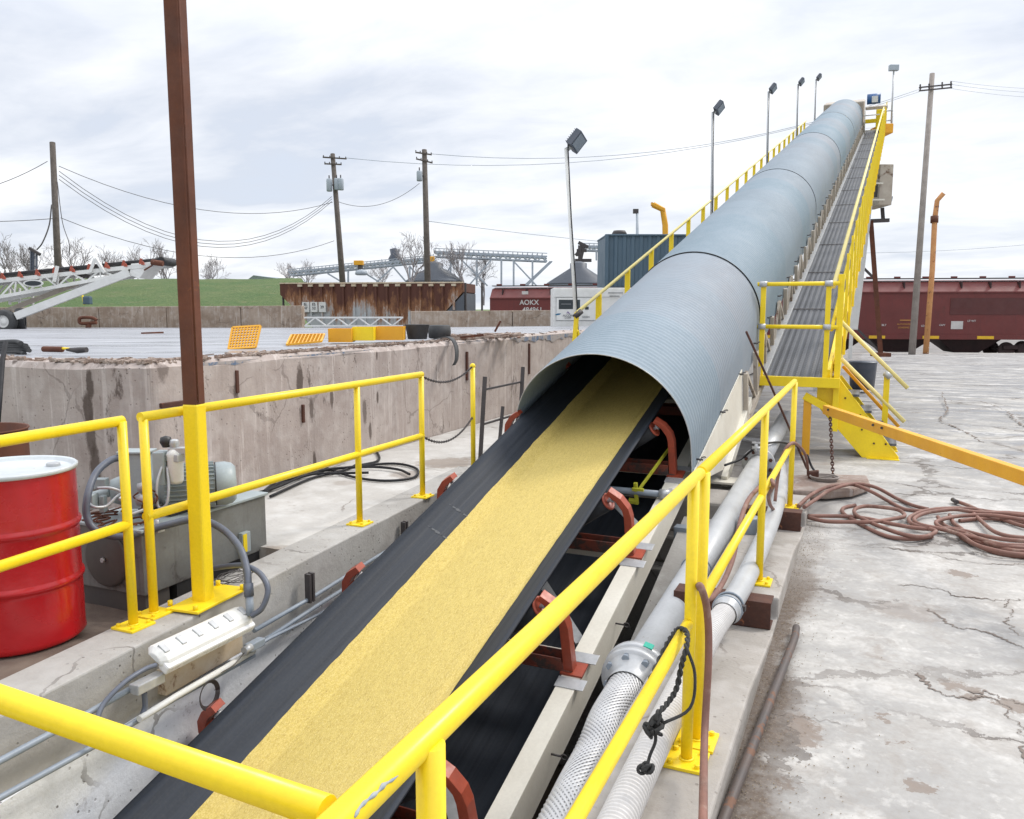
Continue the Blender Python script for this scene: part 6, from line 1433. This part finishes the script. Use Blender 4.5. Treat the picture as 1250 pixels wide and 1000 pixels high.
for rx_, rz_, of, m_, nm in ((.36, .13, 0, 'white', 'name_plate'), (.29, .085, .02, 'letter_black', 'plate_oval')):
    MB().prism([e0 + RT * rx_ * math.cos(a) + V(0, 0, rz_ * math.sin(a)) - FH * of for a in [k * .349 for k in range(18)]], -FH * .03).build(nm, m_, t)
b = MB(); b.bar(at(-30, 383, dM - .3), at(26, 386, dM - .3), .2, .2); b.bar(at(17, 386, dM), at(17, 396, dM + .1), .2, .2); b.build('axle_frame', 'white', t)
for (u, v, dd_, ax_) in ((6, 392.5, dM - .5, FH), (25, 390.5, dM + .1, (FH * .45 + RT).normalized())):
    c = at(u, v, dd_); wh = MB().lathe([(.22, -.14), (.36, -.15), (.41, -.10), (.42, 0), (.41, .10), (.36, .15), (.22, .14)], c, ax_, 28).build('wheel', 'rubber_dusty', t)
    MB().lathe([(0, -.10), (.08, -.12), (.12, -.08), (.20, -.06), (.225, -.12), (.225, .12), (0, .1)], c, ax_, 20).build('rim', 'white' if u < 20 else 'rubber_dusty', wh)
# small things on the grass & platform
t = thing('fence_pickets', 'three dark thin posts with a small box near the left pole', 'posts', at(40, 345, 36))
for u in (38, 41, 44.5): MB().bar(at(u, 345, 36), at(u, 304 + (u - 38), 36), .07, .07).build('picket', 'lamp_body', t)
MB().bar(at(36, 303, 36), at(49, 311, 36), .12, .12).build('rack', 'steel_dark', t)
t = thing('blue_bin', 'small blue grey box standing on the grass beside the barrier wall', 'box', at(107, 371, 36.5)); MB().obox(at(107, 367, 36.5), RT * .30, FH * .3, V(0, 0, .34)).build('case', 'container', t, bevel=.03); MB().obox(at(107, 362.4, 36.5), RT * .2, FH * .2, V(0, 0, .06)).build('top', 'container', t)
t = thing('yellow_guard', 'thin yellow guy guard leaning on the grass', 'guard', at(103, 371, 37)); MB().bar(at(103, 372, 37), at(99, 353, 37), .06, .06).build('bar', 'yellow', t)
t = thing('rusty_bracket', 'rusty hooked steel piece lying against the barrier wall', 'scrap', at(108, 400, 33)); MB().tube(spline([at(118, 391, 33), at(112, 388, 33), at(99, 388, 33), at(97, 392, 33), at(100, 395, 33), at(118, 394, 33)], 5), .07, 6).build('hook', 'rust', t); MB().bar(at(108, 396, 33), at(108, 401, 33), .22, .1).build('foot', 'rust', t)
def scrapbar(name, label, u0, v0, u1, v1, z, r_, m, cat='scrap'):
    return tag(MB().bar(pz(u0, v0, z), pz(u1, v1, z), r_ * 2, r_).build(name, m), label, cat)
scrapbar('steel_bar', 'thin rusty bar lying on the wet slab left of the square column', 174, 407, 198, 406, 1.13, .04, 'rust')
# wall top items
zw = 1.262
def onw(u, v): return pz(u, v, zw)
t = thing('digging_tool', 'rusty sledge like tool with yellow band lying on the wall top', 'tool', onw(70, 432))
a, c = onw(53, 430), onw(106, 431); d_ = (c - a).normalized(); up_ = V(0, 0, .03)
MB().cyl(a + up_, a.lerp(c, .45) + up_, .028, seg=12).build('head', 'rust', t, bevel=.004); MB().cyl(a.lerp(c, .30) + up_ * 1.4, a.lerp(c, .62) + up_ * 1.2, .012, seg=8).build('band', 'yellow', t); MB().tube([a.lerp(c, .55) + up_, a.lerp(c, .8) + up_ * .8, c + up_], [.014, .03, .026], 10).build('grip', 'steel_dark', t)
t = thing('hose_stack', 'stack of black green folded hose on the wall top at the left edge', 'hose', onw(10, 432))
for k, (v, u1) in enumerate(((418, 26), (421, 32), (424, 34), (427, 36), (431, 30), (434, 22))):
    MB().tube(spline([at(-60, v + 1, 8.3), at(-10, v, 8.3), at(u1 - 8, v - 1 + (k % 2), 8.2), at(u1, v + 1, 8.1)], 5), .022, 8).build('strand', 'rubber_dusty', t)
tag(MB().tube([at(7, 418, 6.1), at(3, 440, 6.0), at(0, 480, 5.8), at(-3, 520, 5.7)], .018, 8).build('hanging_pipe', 'black_cable'), 'black pipe end hanging down the wall at the extreme left edge', 'pipe')
def grating(name, label, quad, m='amber'):
    t = thing(name, label, 'grating', quad[3]); a, b_, c, d_ = quad
    fr = MB()
    for p, q in ((a, b_), (b_, c), (c, d_), (d_, a)): fr.bar(p, q, .022, .022, (b_ - a).cross(d_ - a))
    fr.build('frame', m, t); nU, nV = 9, 8; g = MB()
    for i in range(1, nU): g.bar(a.lerp(b_, i / nU), d_.lerp(c, i / nU), .013, .018, (b_ - a).cross(d_ - a))
    for i in range(1, nV): g.bar(a.lerp(d_, i / nV), b_.lerp(c, i / nV), .013, .018, (b_ - a).cross(d_ - a))
    g.build('mesh', m, t)
dG = 9.3
grating('fibreglass_grating', 'orange yellow grating panel leaning upright on the wall top', [at(284, 400, dG + .12), at(318, 398, dG + .12), at(312, 424, dG - .02), at(279, 426, dG - .02)])
grating('fibreglass_grating', 'orange yellow grating panel lying almost flat on the wall top', [at(356, 409, 11.0), at(396, 408, 11.0), at(392, 417, 9.9), at(350, 421, 9.9)])
def ybox(label, u0, u1, v0, v1, d, m='yellow', top=True):
    c = at((u0 + u1) / 2, (v0 + v1) / 2, d + .12); w_ = (u1 - u0) * d / 1000; h_ = (v1 - v0) * d / 1000
    t = thing('yellow_tray', label, 'tray', c - V(0, 0, h_ / 2)); b = MB()
    for s_ in (-1, 1): b.obox(c + RT * s_ * (w_ / 2 - .006), RT * .012, FH * .26, V(0, 0, h_)); b.obox(c + FH * s_ * .124, RT * (w_ - .02), FH * .012, V(0, 0, h_))
    b.obox(c - V(0, 0, h_ / 2 - .01), RT * (w_ - .02), FH * .24, V(0, 0, .012)); b.build('sides', m, t); return t
ybox('amber yellow tray, leftmost of the boxes on the wall top', 403, 431.5, 401, 417.5, 10.6, 'amber')
ybox('bright yellow tray, second of the boxes on the wall top', 432, 458, 399, 415.5, 10.7, 'yellow')
ybox('yellow tray, third of the boxes on the wall top, next to the black tub', 459, 494, 398.5, 415, 10.9, 'amber')
ti = thing('rubber_tub', 'black rubber tub with sloped sides beside the yellow trays', 'tub', at(509, 413, 11.3)); c = at(509.5, 414, 11.3)
MB().lathe([(0, 0), (.13, 0), (.165, .19), (.175, .20), (.155, .19), (.12, .02), (0, .02)], c, seg=24).build('shell', 'rubber_dusty', ti)
ti = thing('rubber_tyre', 'small black tyre lying flat on the wall top right of the black tub', 'tyre', at(537, 412, 11.6)); c = at(536.5, 405, 11.7)
MB().lathe([(.10, -.085), (.13, -.095), (.155, -.085), (.165, 0), (.155, .085), (.13, .095), (.10, .085)], c, seg=30).build('tyre', 'rubber_dusty', ti)
st_ = [at(528, 414, 11.2), at(545, 411, 11.0), at(553, 415, 10.75), at(557, 425, 10.6), at(557, 438, 10.55), at(554, 445, 10.55)]
b = MB(); sp2 = spline(st_, 6); vs = []
for i, c in enumerate(sp2): vs += [c - FH * .05 - RT * .01, c + FH * .05 + RT * .025]
b.add(vs + [p + V(-.012, 0, -.012) for p in vs], []); n_ = len(sp2); m2 = 2 * n_
b.f = []; b.s = []
for i in range(n_ - 1):
    a = 2 * i; b.f += [(a, a+1, a+3, a+2), (m2+a, m2+a+2, m2+a+3, m2+a+1), (a, a+2, m2+a+2, m2+a), (a+1, m2+a+1, m2+a+3, a+3)]; b.s += [True] * 4
tag(b.build('rubber_strap', 'rubber_dusty'), 'black rubber strap hanging over the wall edge below the tyre', 'strap')
t = thing('scrap_heap', 'low heap of rusty scrap and broken concrete on the wall top right of the tyre', 'scrap', onw(600, 413))
b = MB(); rr = random.Random(8)
for i in range(160):
    u = 548 + 85 * rr.random() ** 1.3; c = pz(u, 414 - (u - 548) * .035 - rr.uniform(0, 4.5), 1.27); s_ = rr.uniform(.03, .14); a_ = rr.uniform(0, 3.14)
    b.obox(c, (math.cos(a_) * s_ * 2, math.sin(a_) * s_ * 2, rr.uniform(-.03, .03)), (-math.sin(a_) * s_ * .5, math.cos(a_) * s_ * .5, 0), (0, 0, rr.uniform(.01, .035)))
b.build('pieces', 'flakes', t)['kind'] = 'stuff'
MB().bar(at(604, 405, 13.5), at(611, 392, 13.5), .03, .03).build('upright_rod', 'rust', t)
MB().bar(pz(562, 412, 1.30), pz(590, 409, 1.33), .04, .03).build('bar', 'rust', t)
# ---- bare trees
def tree_mesh(seed, H_, spread):
    r = random.Random(seed); tr = MB(); cr = MB()
    def grow(p, d, L, rad, lev, tgt):
        n = 3; pts = [p]
        for i in range(n):
            d = (d + V(r.uniform(-.16, .16), r.uniform(-.16, .16), r.uniform(-.03, .12))).normalized(); p = p + d * L / n; pts.append(p)
        tgt.tube(pts, [rad * (1 - .5 * i / n) for i in range(n + 1)], 4 if lev < 2 else 3, False)
        if lev >= 6: return
        for k in range(3 if lev < 2 else r.choice((2, 3, 3)) if lev < 5 else 2):
            a = r.uniform(0, 6.28); t_ = r.uniform(.35, .8) * spread; x, y, _ = frame(d)
            nd = (d + (x * math.cos(a) + y * math.sin(a)) * t_ + V(0, 0, .10)).normalized()
            grow(pts[r.choice((1, 2, 3)) if lev else r.choice((2, 3))] if k else pts[-1], nd, L * r.uniform(.62, .84), max(rad * .55, .022), lev + 1, cr)
    grow(V(0, 0, 0), V(0, 0, 1), H_ * .25, H_ * .022, 0, tr)
    return tr, cr
protos = []
for s_ in range(4):
    tr, cr = tree_mesh(20 + s_, 10, (1.0, 1.15, .9, 1.05)[s_]); protos.append((tr, cr, max(p.z for p in cr.v)))
TM = []
spots = [(-40, 340, 80, 62), (10, 342, 80, 58), (40, 343, 84, 46), (95, 344, 82, 55), (130, 344, 86, 46), (160, 344, 90, 36), (182, 344, 84, 52), (205, 344, 88, 38), (258, 344, 86, 36), (375, 344, 95, 28), (500, 346, 84, 62), (560, 346, 88, 52), (590, 346, 94, 40), (470, 346, 98, 30), (350, 344, 100, 24)]
desc = ['at the far left edge', 'left of the three thin posts', 'behind the three thin posts', 'right of the left wooden pole', 'above the middle of the mobile conveyor', 'behind the mobile conveyor head, short', 'just left of the square column', 'half hidden by the square column', 'standing alone right of the square column', 'behind the left end of the far gantry', 'tallest, behind the left grain bin', 'right of the upright transformer pole', 'behind the level gantry', 'low, left of the left grain bin', 'small and faint beside the low building']
tp = []
for i, (u, vb, d, hpx) in enumerate(spots):
    base = at(u, vb, d); base.z -= 2.5; sc_ = (hpx * d / 1000 + 2.5) / protos[i if i < 4 else (i * 3 + 1) % 4][2]
    mw = Matrix.Translation(base) @ Matrix.Rotation(i * 1.3, 4, 'Z') @ Matrix.Scale(sc_, 4)
    lab = 'bare winter tree ' + desc[i]
    if i < 4:
        t = thing('bare_tree', lab, 'tree', mw=mw, group='bare trees on the skyline')
        protos[i][0].build('trunk', 'bark', t, local=True, recalc=False); protos[i][1].build('crown', 'bark', t, local=True, recalc=False); tp.append(t)
    else: dup(tp[(i * 3 + 1) % 4], mw, lab)
